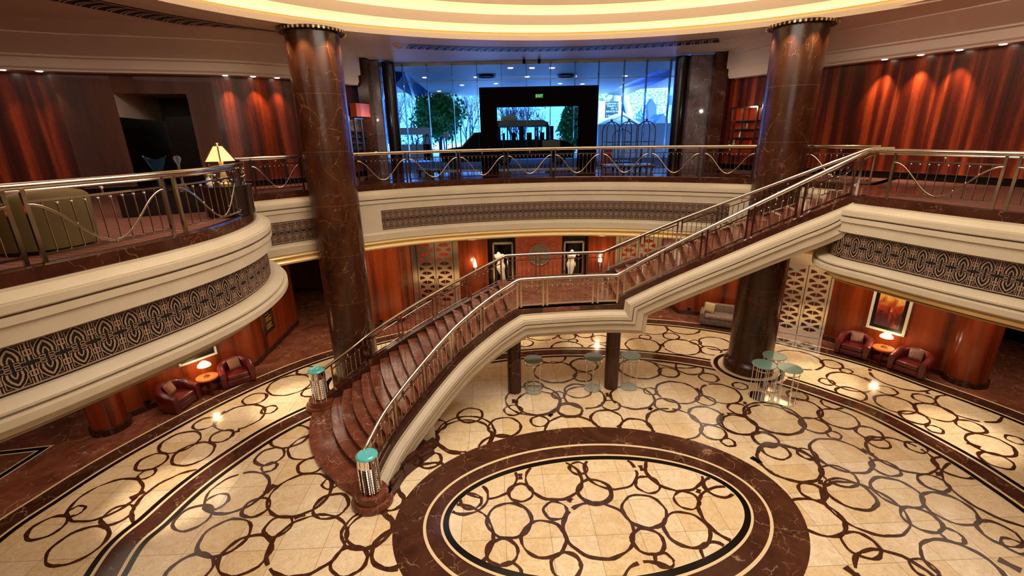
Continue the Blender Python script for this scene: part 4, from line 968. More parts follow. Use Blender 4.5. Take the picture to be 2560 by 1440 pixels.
def bare(label, px, Y, h, seed, n=6):
    g = random.Random(seed); X = aty(px, 300, Y).x; t = thing('bare_tree', label, 'tree', (X, Y, ZU), 'trees outside the entrance'); m = MB(); lv = MB()
    def br(p_, d, L, r, k):
        e = p_+d*L; m.tube([p_, e], [r, r*.65], 5, caps=False)
        if k == 0: return
        for _ in range(3): br(p_+d*L*g.uniform(.5, 1), (d+Vector((g.uniform(-.55, .55), g.uniform(-.3, .3), g.uniform(0, .4)))).normalized(), L*.68, r*.6, k-1)
    for i in range(n): br(Vector((X+g.uniform(-2.2, 2.2), Y+g.uniform(-.6, .6), ZU)), Vector((g.uniform(-.1, .1), 0, 1)).normalized(), h*.38, .07, 4)
    m.build('branches', 'bark', t, 0); leaves(lv, (X, Y, ZU+h*.55), (2.6, 1, h*.5), 700, .14, seed); lv.build('sparse_foliage', 'leaf_teal', t, 0)
bare('thicket of thin bare blue trees outside, left of the broad green tree', 1020, 40, 6.0, 5)
bare('bare trees outside behind the van', 1300, 40, 4.6, 9, 8)
bare('bare trees outside between green tree and portal', 1165, 42, 6.0, 12)
def bbox(name, label, cat, x0, y0, x1, y1, Y, dep, mn, grp=None):
    a_, b_ = aty(x0, y0, Y), aty(x1, y1, Y); zb = max(min(a_.z, b_.z), ZU-.03)
    m = MB(); m.box(((a_.x+b_.x)/2, Y+dep/2, (a_.z+zb)/2), (b_.x-a_.x, dep, a_.z-zb)); return tag(m.build(name, mn, loc=((a_.x+b_.x)/2, Y, zb)), label, cat, grp)
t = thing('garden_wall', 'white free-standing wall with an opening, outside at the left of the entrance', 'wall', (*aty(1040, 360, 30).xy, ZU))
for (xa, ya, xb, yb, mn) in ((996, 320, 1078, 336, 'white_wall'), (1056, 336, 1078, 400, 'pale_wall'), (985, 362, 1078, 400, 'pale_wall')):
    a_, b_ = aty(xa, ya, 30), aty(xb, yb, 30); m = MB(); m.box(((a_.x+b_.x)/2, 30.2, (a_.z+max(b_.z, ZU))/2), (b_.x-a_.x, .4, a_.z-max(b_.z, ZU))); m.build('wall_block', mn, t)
hd = MB(); c_ = aty(1024, 352, 29.3); leaves(hd, (c_.x, 31.2, ZU+.7), (1.2, .4, .72), 900, .12, 3); tag(hd.build('shrub', 'leaf_teal', loc=(c_.x, 31, ZU), smooth=0), 'dark shrub framed by the opening in the white garden wall', 'shrub')
bbox('parapet_wall', 'long white wall across the street behind the luggage carts', 'wall', 1497, 311, 1700, 400, 34, .4, 'white_wall')
# church, slate roofs and stone gable on the right
t = thing('church_building', 'pale church building with steep gables behind the luggage carts', 'church', (*aty(1560, 330, 44).xy, ZU))
def poly(nm, pts, Y, dep, mn, parent=t):
    P_ = [aty(x, y, Y) for x, y in pts]; n_ = len(P_); m = MB()
    m.add([(p_.x, Y, p_.z) for p_ in P_]+[(p_.x, Y+dep, p_.z) for p_ in P_], [tuple(range(n_)), tuple(range(n_, 2*n_))[::-1]]+[(i, (i+1) % n_, n_+(i+1) % n_, n_+i) for i in range(n_)]); return m.build(nm, mn, parent, 0)
poly('wing_wall', [(1497, 250), (1540, 250), (1540, 376), (1497, 376)], 46, 3, 'white_wall')
poly('wing_roof', [(1490, 230), (1545, 236), (1548, 250), (1490, 250)], 45.9, 3, 'rough_stone')
poly('buttress', [(1540, 235), (1553, 235), (1553, 276), (1558, 278), (1558, 376), (1536, 376), (1536, 278), (1540, 276)], 45, 1, 'white_wall')
poly('stone_gable', [(1570, 222), (1668, 222), (1668, 300), (1580, 372), (1668, 372)][:0] or [(1570, 222), (1668, 222), (1668, 372), (1580, 372)], 52, 2, 'rough_stone')
poly('gable_coping', [(1558, 229), (1567, 228), (1582, 290), (1572, 290)], 50, 2, 'white_wall')
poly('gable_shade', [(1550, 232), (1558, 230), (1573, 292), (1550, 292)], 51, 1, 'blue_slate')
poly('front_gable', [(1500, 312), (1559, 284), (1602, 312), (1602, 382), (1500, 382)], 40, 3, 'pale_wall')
poly('gable_edge', [(1494, 312), (1559, 281), (1608, 312), (1600, 312), (1559, 287), (1505, 312)], 39.9, 3.2, 'white_wall')
poly('dormer', [(1620, 263), (1630, 246), (1641, 263), (1646, 374), (1624, 374)], 50, 1, 'blue_slate')
poly('small_gable', [(1636, 310), (1659, 284), (1670, 298), (1670, 381), (1636, 381)], 41, 3, 'blue_slate')
poly('side_roof', [(1580, 297), (1640, 297), (1640, 380), (1590, 380)], 42, 3, 'blue_slate')
t2 = thing('office_building', 'white modern building with a strip of windows high behind the stone gable', 'building', (*aty(1640, 210, 60).xy, ZU))
poly('facade', [(1613, 212), (1622, 200), (1672, 186), (1672, 368), (1613, 368)], 60, 6, 'white_wall', t2)
for k in range(3): poly('window', [(1628+k*14, 208-k*1.5), (1638+k*14, 207-k*1.5), (1638+k*14, 213-k*1.5), (1628+k*14, 214-k*1.5)], 59.9, .1, 'blue_slate', t2)
poly('bay', [(1652, 243), (1680, 238), (1680, 262), (1652, 264)], 55, 3, 'blue_slate', t2)
sg = thing('church_sign', 'dark teal church notice board with pale capital lettering', 'sign', (*aty(1526, 275, 44).xy, ZU))
a_, b_ = aty(1514, 254, 44), aty(1545, 294, 44); m = MB(); m.box(((a_.x+b_.x)/2, 44.05, (a_.z+b_.z)/2), (b_.x-a_.x, .1, a_.z-b_.z)); m.build('board', 'sign_teal', sg)
for tx, yy, sz, xx in (('GERMAN LUTHERAN', 261.5, .22, 1515), ('TRINITY CHURCH', 268, .22, 1517), ('EST 18', 274, .2, 1527), ('SERVICES EVERY', 281, .2, 1515), ('in the heart', 291, .18, 1515)):
    v = aty(xx, yy, 43.98); text_mesh('lettering', tx[:11], sz, 'letter', sg, (v.x, 43.98, v.z), (pi/2, 0, 0), .003)
# vehicles
def van():
    Y = 25.6; x0_, x1_ = aty(1228, 400, Y).x, aty(1404, 400, Y).x; g0 = ZU+.0
    t = thing('minibus', 'black minibus parked outside, framed by the entrance portal', 'minibus', ((x0_+x1_)/2, Y, ZU))
    L_ = x1_-x0_
    def prof(y, ins=0):
        P_ = [(x0_, .35), (x0_, 2.1), (x0_+.12, 2.28), (x1_-1.0, 2.28), (x1_-.78, 2.18), (x1_-.35, 1.45), (x1_+.3, 1.25), (x1_+.62, .95), (x1_+.62, .35)]
        return [(x, y, g0+z) for x, z in P_]
    m = MB()
    P_ = [(x0_, .35), (x0_, 1.30), (x1_-.27, 1.30), (x1_+.3, 1.2), (x1_+.62, .95), (x1_+.62, .35)]; Q_ = [(x0_, 1.95), (x0_, 2.15), (x0_+.12, 2.28), (x1_-1.0, 2.28), (x1_-.74, 2.16), (x1_-.66, 1.95)]
    for R_ in (P_, Q_):
        n_ = len(R_); A_r = [(x, Y, g0+z) for x, z in R_]; B_r = [(x, Y+1.95, g0+z) for x, z in R_]
        m.add(A_r+B_r, [tuple(range(n_))[::-1], tuple(range(n_, 2*n_))]+[((i+1) % n_, i, n_+i, n_+(i+1) % n_) for i in range(n_)])
    gaps = [(1228, 1250), (1267, 1270), (1299, 1309), (1341, 1345), (1372, 1384)]
    for u0, u1 in gaps:
        a_, b_ = aty(u0, 334, Y).x, aty(u1, 334, Y).x
        for yy in (Y+.04, Y+1.91): m.box(((a_+b_)/2, yy, g0+1.63), (b_-a_, .08, .68))
    m.build('body', 'car_black', t, 20)
    for (u0, u1) in ((1250, 1267), (1270, 1299), (1309, 1341), (1345, 1372)):
        a_, b_ = aty(u0, 334, Y).x, aty(u1, 334, Y).x; m = MB(); m.box(((a_+b_)/2, Y+.03, g0+1.63), (b_-a_, .01, .66)); m.build('window', 'glass', t)
        m = MB(); m.box(((a_+b_)/2, Y+1.0, g0+1.42), ((b_-a_)*.4, .3, .5)); m.build('seat', 'car_black', t)
    m = MB(); m.add([(x1_-.74, Y+.1, g0+2.1), (x1_-.74, Y+1.85, g0+2.1), (x1_-.34, Y+1.85, g0+1.48), (x1_-.34, Y+.1, g0+1.3)], [(0, 1, 2, 3)]); m.build('windscreen', 'glass', t)
    for x in (x0_+.7, x1_-.15):
        m = MB(); R = Matrix.Rotation(pi/2, 3, 'X')
        for k in range(2):
            b = MB(); b.lathe([(0, -.1), (.2, -.1), (.22, -.08), (.34, -.1), (.36, 0), (.34, .1), (0, .1)], n=24)
            m.add([R @ Vector(p_)+Vector((x, Y+.08+k*1.75, g0+.36)) for p_ in b.v], [list(f) for f in b.f])
        w_ = m.build('wheels', 'tyre', t, 40)
        m = MB()
        for k in range(6): a_ = k*pi/3; m.bar((x, Y-.03, g0+.36), (x+.2*cos(a_), Y-.03, g0+.36+.2*sin(a_)), .05, .03)
        m.build('hubcap', 'grey_metal', w_)
    m = MB(); m.lathe([(0, 0), (.3, 0), (.34, .08), (.3, .2), (.1, .26), (0, .26)], (x0_+1.0, Y+.8, g0+2.28), 20, sx=1.4); m.build('roof_bag', 'gold_cushion', t)
van()
def suv():
    Y = 23.6; t = thing('black_car', 'front end of a black car outside, left of the entrance portal', 'car', (-2.6, Y, ZU)); g0 = ZU
    P_ = [(-3.3, .35), (-3.35, .8), (-3.0, .98), (-2.3, 1.06), (-1.7, 1.7), (-.85, 1.75), (-.85, .35)]; n_ = len(P_); m = MB()
    m.add([(x, Y, g0+z) for x, z in P_]+[(x, Y+1.8, g0+z) for x, z in P_], [tuple(range(n_))[::-1], tuple(range(n_, 2*n_))]+[((i+1) % n_, i, n_+i, n_+(i+1) % n_) for i in range(n_)]); m.build('body', 'car_black', t, 20)
    m = MB(); m.bar((-2.28, Y+.02, g0+1.08), (-1.7, Y+.02, g0+1.68), .06, .05); m.build('windscreen_pillar', 'polished_steel', t)
    for x in (-2.7,):
        b = MB(); b.lathe([(0, -.1), (.3, -.1), (.33, 0), (.3, .1), (0, .1)], n=20); R = Matrix.Rotation(pi/2, 3, 'X'); m = MB(); m.add([R @ Vector(p_)+Vector((x, Y+.05, g0+.33)) for p_ in b.v], b.f); m.build('wheel', 'tyre', t, 40)
    m = MB(); m.sphere((-3.32, Y+.3, g0+.75), .12, 10, 6); m.build('headlamp', 'polished_steel', t)
suv()
v = aty(1520, 400, 26); bbox('red_car', 'strip of a red car outside behind the luggage carts', 'car', 1503, 371, 1528, 410, 26, 1.2, 'red_plastic')
# luggage carts
def cart(label, x, y, rz, sc=1., grp='luggage carts inside the entrance'):
    t = thing('luggage_cart', label, 'luggage cart', (0, 0, 0), grp)
    m = MB(); m.box((0, 0, .27), (.62, 1.05, .06)); m.build('platform', 'grey_metal', t)
    m = MB(); m.box((0, 0, .22), (.66, 1.1, .05)); m.build('bumper', 'black', t)
    for a_ in (0, 1):
        m = MB(); pts = []
        for q_ in frange(0, pi, 16):
            pts.append(((.27 if a_ else -.27)*cos(q_), .46*cos(q_), 1.62+.38*sin(q_)))
        m.tube([(pts[0][0], pts[0][1], .28)]+pts+[(pts[-1][0], pts[-1][1], .28)], .019, 8); m.build('arch', 'bronze_rail' if False else 'black', t, 60)
    for s_ in (-1, 1):
        m = MB(); m.tube([(-.27, s_*.46, 1.2), (.27, s_*.46, 1.2)], .012, 6); m.build('crossbar', 'black', t, 60)
    m = MB(); m.sphere((0, 0, 2.06), .05); m.tube([(0, 0, 1.98), (0, 0, 2.04)], .015, 6); m.build('finial', 'black', t)
    for sx_ in (-1, 1):
        for sy_ in (-1, 1):
            b = MB(); b.lathe([(0, -.03), (.09, -.03), (.1, 0), (.09, .03), (0, .03)], n=14); R = Matrix.Rotation(pi/2, 3, 'X').to_3x3(); m = MB(); m.add([Matrix.Rotation(pi/2, 3, 'Z') @ (R @ Vector(p_))+Vector((sx_*.24, sy_*.42, .1)) for p_ in b.v], b.f); m.build('wheel', 'tyre', t, 40)
    t.location = (x, y, ZU+.004); t.rotation_euler = (0, 0, rz); t.scale = (sc,)*3; return t
c0 = cart('brass luggage cart right of the entrance portal, nearest the portal', *aty(1525, 400, 20.3).xy, .0)
dup(c0, (*aty(1567, 400, 20.3).xy, ZU+.004), .05, 'brass luggage cart right of the entrance portal, middle of the three tall ones')
dup(c0, (*aty(1610, 400, 20.3).xy, ZU+.004), -.03, 'brass luggage cart right of the entrance portal, farthest right')
dup(c0, (*aty(1552, 400, 23.6).xy, ZU), .4, 'lower luggage cart standing outside behind the three tall ones', sc=(.9, .9, .85))
dup(c0, (*aty(1072, 400, 20.6).xy, ZU+.004), .9, 'single luggage cart left of the entrance portal', sc=(.95, .95, .8))
# stand with screens by the entrance, lamp post, street sign
t = thing('desk_stand', 'dark stand with a flat display in the middle of the entrance', 'stand', (*aty(1378, 400, 21).xy, ZU)); v = aty(1378, 360, 21.0)
m = MB(); m.box((v.x, 21.0, v.z), (.76, .06, .34)); m.build('screen', 'black', t); m = MB(); m.tube([(v.x, 21.05, ZU), (v.x, 21.05, v.z)], .04, 8); m.lathe([(0, 0), (.25, 0), (.25, .03), (0, .05)], (v.x, 21.05, ZU+.004), 20); m.build('pedestal', 'black', t)
for x, nm in ((1128, 'left'), (1151, 'right')):
    v = aty(x, 318, 30); t = thing('lamp_post', 'slim dark street lamp outside between green tree and portal, %s one' % nm, 'lamp post', (v.x, 30, ZU)); m = MB(); m.tube([(v.x, 30, ZU-.03), (v.x, 30, v.z)], .035, 8); m.build('pole', 'grey_metal', t); m = MB(); m.lathe([(.05, 0), (.16, .1), (.02, .12), (0, .12)], (v.x, 30, v.z), 12); m.build('lantern', 'grey_metal', t)
v = aty(1115, 338, 28); t = thing('street_sign', 'small white parking sign with a black symbol in front of the green tree', 'sign', (v.x, 28, ZU)); m = MB(); m.tube([(v.x, 28, ZU-.03), (v.x, 28, v.z)], .025, 6); m.build('pole', 'grey_metal', t); m = MB(); m.box((v.x, 27.96, v.z), (.26, .03, .36)); m.build('plate', 'white_wall', t)
text_mesh('symbol', 'S', .26, 'black', t, (v.x, 27.94, v.z-.09), (pi/2, 0, 0), .002, 'CENTER')
for i, (x, y) in enumerate(((1310, 163), (1348, 163))):
    v = aty(x, y, 21.9); m = MB(); m.sphere((v.x, 21.9, ZS-.06), .08, 14, 8); m.tube([(v.x, 21.9, ZS-.05), (v.x, 21.9, ZS+.05)], .06, 10); tag(m.build('security_camera', 'black', loc=(v.x, 21.9, ZS)), 'small dark dome camera on the ceiling above the portal, %s of the two' % ('left', 'right')[i], 'camera')

# ================================================================ lower walls
ZW = 4.66
def lowwall(name, pts, mn='wood_low', z0=0., z1=ZW, base=True):
    r = sroot(name); P_ = Path(pts, raw=True, side=1); m = MB()
    acc = 0
    for a_, b_ in zip(P_.p, P_.p[1:]):
        L_ = (b_-a_).length; m.add([(*a_, z0), (*b_, z0), (*b_, z1), (*a_, z1)], [(0, 1, 2, 3)], 0, [(acc, z0), (acc+L_, z0), (acc+L_, z1), (acc, z1)]); acc += L_
    m.build('panelling', mn, r, 0)
    if base:
        m = MB()
        for a_, b_ in zip(P_.p, P_.p[1:]):
            d = (b_-a_).normalized(); n_ = Vector((d.y, -d.x))*.025
            m.add([(*(a_+n_), 0), (*(b_+n_), 0), (*(b_+n_), .2), (*(a_+n_), .2), (*b_, .21), (*a_, .21)], [(0, 1, 2, 3), (3, 2, 4, 5)])
        m.build('skirting', 'curb_marble', r, 0)
    return r
lowwall('wall_low_left', [(-12.95, 12.4), (-10.26, 16.29), (-10.12, 16.6), (-10.32, 20.81)])
lowwall('wall_corridor', [(-16, 21), (-12.6, 25.9), (-11.2, 25.8), (-10.9, 27), (-6.0, 27), (-6.0, 21)], 'wood_plain')
lowwall('wall_corridor_side', [(-10.33, 20.8), (-16, 21)], 'wood_plain')
lowwall('wall_low_back', [(-6.0, 21), (-7.6, 19.45), (-6.41, 20.12), (-5.28, 20.82), (-5.12, 22.9)])
lowwall('wall_low_center', [(-2.7, 23.05), (-1.22, 23.35), (-1.2, 24.6)]); lowwall('wall_low_center', [(3.96, 24.6), (4.0, 23.4), (5.35, 23.2)])
m = MB(); m.box((1, 27.6, ZU/2-.05), (56, .3, ZU-.06)); struct(m.build('wall_low_rear', 'wood_black', smooth=0))
for nm, x_ in (('sky_block_left', -26.5), ('sky_block_right', 26.5)):  # unseen outer shell, added to keep sky light out
    m = MB(); m.box((x_, 6, 6.6), (.3, 43.5, 13.3)); struct(m.build(nm, 'wood_black', smooth=0))
m = MB(); m.box((17.9, 22.62, (ZU+ZS)/2), (17.6, .2, ZS-ZU+.3)); m.box((-15.9, 22.62, (ZU+ZS)/2), (20.2, .2, ZS-ZU+.3)); struct(m.build('wall_back', 'wood_black', smooth=0))
m = MB(); m.box((0, -12.2, 6.6), (53, .3, 13.3)); struct(m.build('sky_block_rear', 'wood_black', smooth=0))  # rear side of the unseen shell added against sky light
m = MB(); m.box((0, 5.2, ZS+1.75), (60, 35.2, .2)); struct(m.build('sky_block_slab', 'ceiling_paint', smooth=0))  # unseen slab above the ceiling, added to stop sky light leaking in
lowwall('wall_low_right', [(7.6, 22.9), (8.05, 21.9), (8.15, 21.15), (9.15, 20.85), (10.35, 20.22), (11.5, 18.95)])
lowwall('wall_low_side', [(13.12, 17.95), (15.45, 14.5)])
lowwall('wall_tiled', [(15.9, 15.2), (20.5, 18.2), (21.5, 14.0)], 'black_stone', base=False)
lowwall('wall_far', [(21.5, 14), (24, 8), (24, -6)], 'wood_plain'); lowwall('wall_far', [(-24, -5), (-22, 6), (-18, 12), (-16, 21)], 'wood_plain')
def halfcol(label, c, r):
    t = thing('wood_column', label, 'column', (c[0], c[1], 0))
    m = MB(); m.lathe([(r, .2), (r, ZW)], (c[0], c[1], 0), 48); m.build('shaft', 'wood_low', t); m = MB(); m.lathe([(r+.07, 0), (r+.07, .2), (r, .22)], (c[0], c[1], 0), 48); m.build('base', 'curb_marble', t, 40)
halfcol('round reddish wood-clad column at the right end of the panelled wall', (15.78, 14.35), .56)
halfcol('round reddish wood-clad column at the left, beyond the armchairs', (-12.65, 12.55), .46)
# centre: pink marble with medallion, two dark niches
cn = sroot('wall_center')
CYW = 23.9; mx = lambda x, y=640: aty(x, y, CYW)
x0_, x1_ = mx(1289).x, mx(1405).x
m = MB(); m.box(((x0_+x1_)/2, CYW+.1, ZW/2), (x1_-x0_, .2, ZW)); m.build('marble_panel', 'pink_marble', cn)
def niche(xa, xb, ta, tb):
    m = MB(); a_, b_ = mx(xa).x, mx(xb).x; m.box(((a_+b_)/2, CYW+.5, ZW/2), (b_-a_, .1, ZW))
    f0, f1 = mx(ta).x, mx(tb).x; zt_ = mx(1250, 608).z
    for x_, w_ in (((a_+f0)/2, f0-a_), ((b_+f1)/2, b_-f1)): m.box((x_, CYW+.2, ZW/2), (w_, .4, ZW))
    m.box(((f0+f1)/2, CYW+.2, (zt_+ZW)/2), (f1-f0, .4, ZW-zt_)); m.build('niche_surround', 'black_stone', cn)
    m = MB()
    for x_ in (f0, f1): m.box((x_, CYW-.03, zt_/2), (.09, .08, zt_))
    m.box(((f0+f1)/2, CYW-.03, zt_), (f1-f0, .08, .11)); m.build('niche_frame', 'door_gold', cn)
niche(1222, 1289, 1234, 1281); niche(1405, 1464, 1411, 1457)
md = aty(1349, 638, CYW-.05); t = thing('wall_medallion', 'round silver relief medallion of a leaping figure on pink marble', 'medallion', (md.x, CYW-.05, md.z)); R_ = .58
m = MB(); m.lathe([(0, -.02), (R_*.8, -.02), (R_*.84, .03), (R_, .03), (R_, .0)], n=48); b = m; m = MB(); RX = Matrix.Rotation(pi/2, 3, 'X'); m.add([RX @ Vector(p_)+Vector((md.x, CYW-.03, md.z)) for p_ in b.v], b.f); m.build('disc', 'silver_relief', t, 40)
m = MB()
m.tube([(md.x+R_*.92*cos(a_), CYW-.07, md.z+R_*.92*sin(a_)) for a_ in frange(0, 2*pi, 48)[:-1]], .03, 6, closed=True)
m.build('raised_rim', 'silver_relief', t); m = MB()
m.tube([(md.x-.3, CYW-.06, md.z+.1), (md.x-.12, CYW-.07, md.z+.2), (md.x+.05, CYW-.07, md.z+.12), (md.x+.2, CYW-.07, md.z+.18), (md.x+.34, CYW-.06, md.z+.05)], .035, 6)
m.build('relief', 'gold_leaf', t, 60); m = MB()
m.tube([(md.x-.2, CYW-.06, md.z-.05), (md.x, CYW-.07, md.z+.02), (md.x+.1, CYW-.06, md.z-.14)], .03, 6); m.build('relief', 'gold_leaf', t, 60); m = MB(); m.box((md.x, CYW-.06, md.z-.22), (.5, .03, .03)); m.build('relief', 'gold_leaf', t, 60)
# fan-patterned mirrored doors
def fan_door(name, A_, B_, zt_, leaves_=2, rows_=7, frame=.3, orange=0, top=None):
    r = sroot(name, (A_[0], A_[1], 0)); A_, B_ = Vector(A_), Vector(B_); d = (B_-A_).normalized(); n_ = Vector((d.y, -d.x)); W = (B_-A_).length
    P = lambda u, z, o=0: (*(A_+d*u+n_*o), z)
    m = MB(); m.add([P(0, 0), P(W, 0), P(W, ZW), P(0, ZW)], [(0, 1, 2, 3)]); m.build('surround', 'door_gold', r, 0)
    lw = (W-2*frame)/leaves_
    for i in range(leaves_):
        u0 = frame+i*lw; lf = MB(); lf.add([P(u0+.012, .03, .03), P(u0+lw-.012, .03, .03), P(u0+lw-.012, zt_, .03), P(u0+.012, zt_, .03)], [(0, 1, 2, 3)]); leaf = lf.build('door_leaf', 'door_gold', r, 0)
        m = MB(); rh = (zt_-.35)/rows_; mw = .10*lw; fw = lw-2*mw
        def fan(cx_, z, half=0):
            R2 = fw*.40
            for sgn in ((-1, 1) if not half else (half,)):
                for q_ in range(1):
                    pts = [(cx_+sgn*.018*fw, z+.02)]+[(cx_+sgn*max(.018*fw, R2*sin(a_)), z+R2*cos(a_)*.72) for a_ in frange(.05, 1.12, 6)]
                    vs_ = [P(u, zz, .036) for u, zz in pts]; k_ = list(range(len(vs_))); m.add(vs_, [k_ if sgn < 0 else k_[::-1]], 1 if z > zt_*orange and orange else 0)
        for j in range(rows_):
            z = .22+rh*j; fan(u0+lw/2, z)
            fan(u0+mw, z+rh/2, 1); fan(u0+lw-mw, z+rh/2, -1)
        m.build('fan_pattern', ['door_fan', 'door_fan_orange'], leaf, 0)
        hm = MB(); uu = u0+(lw-.07 if i == 0 else .07)
        hm.tube([P(uu, .9, .09), P(uu+(-.03 if i == 0 else .03), 1.2, .13), P(uu, 1.5, .09)], .022, 8); hm.build('door_handle', 'polished_steel', leaf, 60)
    m = MB()
    for u in (frame, frame+lw, W-frame) if leaves_ == 2 else (frame, W-frame): m.box(P(u, zt_/2+.05, .045), (.02, .02, zt_), rz=atan2(d.y, d.x))
    m.build('door_gap', 'black', r, 0); return r
fan_door('door_2', (-5.1, 22.95), (-2.7, 23.05), 3.75, 2, 7, .28, .62)
fan_door('door_3', (5.35, 23.2), (7.6, 22.9), 3.75, 2, 7, .2, .45)
fan_door('door_4', (11.5, 18.95), (13.12, 17.95), 3.1, 2, 7, .1, 0)
# ================================================================ furniture
def rbox(m, c, d, r=.06, mi=0, n=4, bulge=0.0, M=None):    # rounded box
    hx, hy, hz = d[0]/2, d[1]/2, d[2]/2; r = min(r, hx, hy, hz); rows = []; R = M or Matrix.Identity(3)
    prof = [(-hz, 0)]+[(-hz+r-r*cos(a), r*sin(a)) for a in frange(0, pi/2, n)]+[(hz-r+r*sin(a), r*cos(a)) for a in frange(0, pi/2, n)]+[(hz, 0)]
    vs = []; k = 0; rings = []
    for j, (z, q) in enumerate(prof):
        f = 0 if j in (0, len(prof)-1) else 1; ring_ = []
        for cx_, cy_, a0_ in ((1, 1, 0), (-1, 1, pi/2), (-1, -1, pi), (1, -1, 3*pi/2)):
            for a in frange(a0_, a0_+pi/2, n):
                x = cx_*(hx-r)+q*cos(a); y = cy_*(hy-r)+q*sin(a)
                if not f: x, y = x*.0, y*.0
                zz = z+(bulge*(1-(x/hx)**2)*(1-(y/hy)**2) if z > 0 else 0); ring_.append(Vector(c)+R @ Vector((x, y, zz)))
        rings.append(ring_+[ring_[0]])
    m.grid([r_[::-1] for r_ in rings], mi); return m
def ushell(m, w, dp, thick, hfun, mi=0, z0=.06, lean=.04):
    path = []; rr = w/2
    for t in frange(0, 1, 6): path.append((-rr, -dp/2+t*(dp-rr)*.9, t*.28))
    for a in frange(0, pi, 18)[1:-1]: path.append((-rr*cos(a), -dp/2+(dp-rr)*.9+rr*sin(a)*.95, .28+.44*a/pi))
    for t in frange(0, 1, 6): path.append((rr, -dp/2+(1-t)*(dp-rr)*.9, .72+.28*t))
    P = [Vector((x, y)) for x, y, _ in path]; rows = []
    for i, p in enumerate(P):
        d = (P[min(i+1, len(P)-1)]-P[max(i-1, 0)]).normalized(); n_ = Vector((-d.y, d.x)); h = hfun(path[i][2]); e = 1 if 0 < i < len(P)-1 else .82
        sec = [(.40, z0), (.5, z0+.06), (.58, h*.55), (.66, h-.10), (.60, h-.03), (.35, h+.015), (.0, h+.03), (-.35, h+.01), (-.58, h-.05), (-.6, h-.13), (-.5, .34), (-.5, z0)]
        rows.append([Vector((*(p+n_*o*thick*e), z if e == 1 else (h/2+(z-h/2)*.96))) for o, z in sec])
    m.grid(rows, mi, flip=True)
    for r_, fl_ in ((rows[0], 1), (rows[-1], 0)): m.add(r_, [tuple(range(len(r_))) if fl_ else tuple(range(len(r_)))[::-1]], mi)
def armchair():
    t = thing('armchair', 'x', 'armchair', (0, 0, 0), 'oxblood leather club armchairs')
    m = MB(); ushell(m, .92, .92, .19, lambda u: .60+.24*sin(pi*u)**2.2); m.build('back_and_arms', 'leather', t, 60)
    m = MB(); rbox(m, (0, -.04, .36), (.72, .80, .2), .07, bulge=.03); m.build('seat_cushion', 'leather', t, 60)
    m = MB(); rbox(m, (0, -.02, .17), (.76, .84, .22), .04); m.build('seat_base', 'leather', t, 60)
    m = MB()
    for x in (-.36, .36):
        for y in (-.36, .3): m.box((x, y, .035), (.06, .06, .07))
    m.build('foot', 'side_table_dark', t); return t
def ang(f): return atan2(f[0], -f[1])
def pillow(name, mn, label, loc, rz, w=.42, tilt=-1.05, grp=None):
    m = MB(); n_ = 10
    for s_ in (1, -1):
        rows = []
        for i in range(n_+1):
            u = -1+2*i/n_; rows.append([Vector((w/2*u*(1-.10*(1-abs(v))**1*0-.06*v*v*0), w/2*v, s_*.09*((1-u**4)*(1-v**4))**.6)) for v in [-1+2*k/n_ for k in range(n_+1)]])
        m.grid(rows, 0, flip=s_ > 0)
    R = Matrix.Rotation(rz, 3, 'Z') @ Matrix.Rotation(-tilt, 3, 'X'); m.v = [tuple(R @ Vector(p_)+Vector(loc)) for p_ in m.v]
    return tag(m.build(name, mn, loc=loc, smooth=60), label, 'cushion', grp)
ch = armchair(); chairs = [((13.42, 16.55), (-.75, -.66), 'oxblood leather armchair on the right, nearer the fan-patterned doors', 'stripe_fabric', 'striped cushion in the right-hand-side armchair nearer the patterned doors'),
    ((14.42, 15.02), (-.88, -.47), 'oxblood leather armchair on the right, beside the round wood column', 'stripe_fabric', 'striped cushion in the armchair beside the right wood column'),
    ((-11.35, 13.72), (.93, -.12), 'oxblood leather armchair on the left, nearest and seen from its side', 'tan_cushion', 'plain tan cushion in the nearest left armchair'),
    ((-10.22, 15.35), (.62, -.78), 'oxblood leather armchair on the left, beyond the lamp table', 'tan_cushion', 'plain tan cushion in the left armchair beyond the lamp table')]
for i, (p, f, lab, cm, cl) in enumerate(chairs):
    o = ch if i == 0 else dup(ch)
    o.location = (*p, .004); o.rotation_euler = (0, 0, ang(f)); o['label'] = lab; f = Vector(f).normalized()
    c = Vector(p)-f*.14; pillow('cushion', cm, cl, (c.x, c.y, .66), ang(f)+.25, .4, -1.15)
def side_table(label, p):
    t = thing('side_table', label, 'side table', (*p, .004)); P = lambda x, y, z: (p[0]+x, p[1]+y, z)
    m = MB(); m.lathe([(0, .56), (.33, .56), (.35, .58), (.35, .61), (.34, .63), (0, .63)], P(0, 0, 0), 40); m.build('tabletop', 'side_table_wood', t, 40)
    m = MB(); m.lathe([(.0, .2), (.24, .2), (.24, .23), (0, .23)], P(0, 0, 0), 32); m.build('lower_shelf', 'side_table_dark', t, 40)
    for k in range(4):
        a = pi/4+k*pi/2; m = MB(); m.bar(P(.26*cos(a), .26*sin(a), .004), P(.31*cos(a), .31*sin(a), .56), .06, .06); m.build('leg', 'side_table_dark', t)
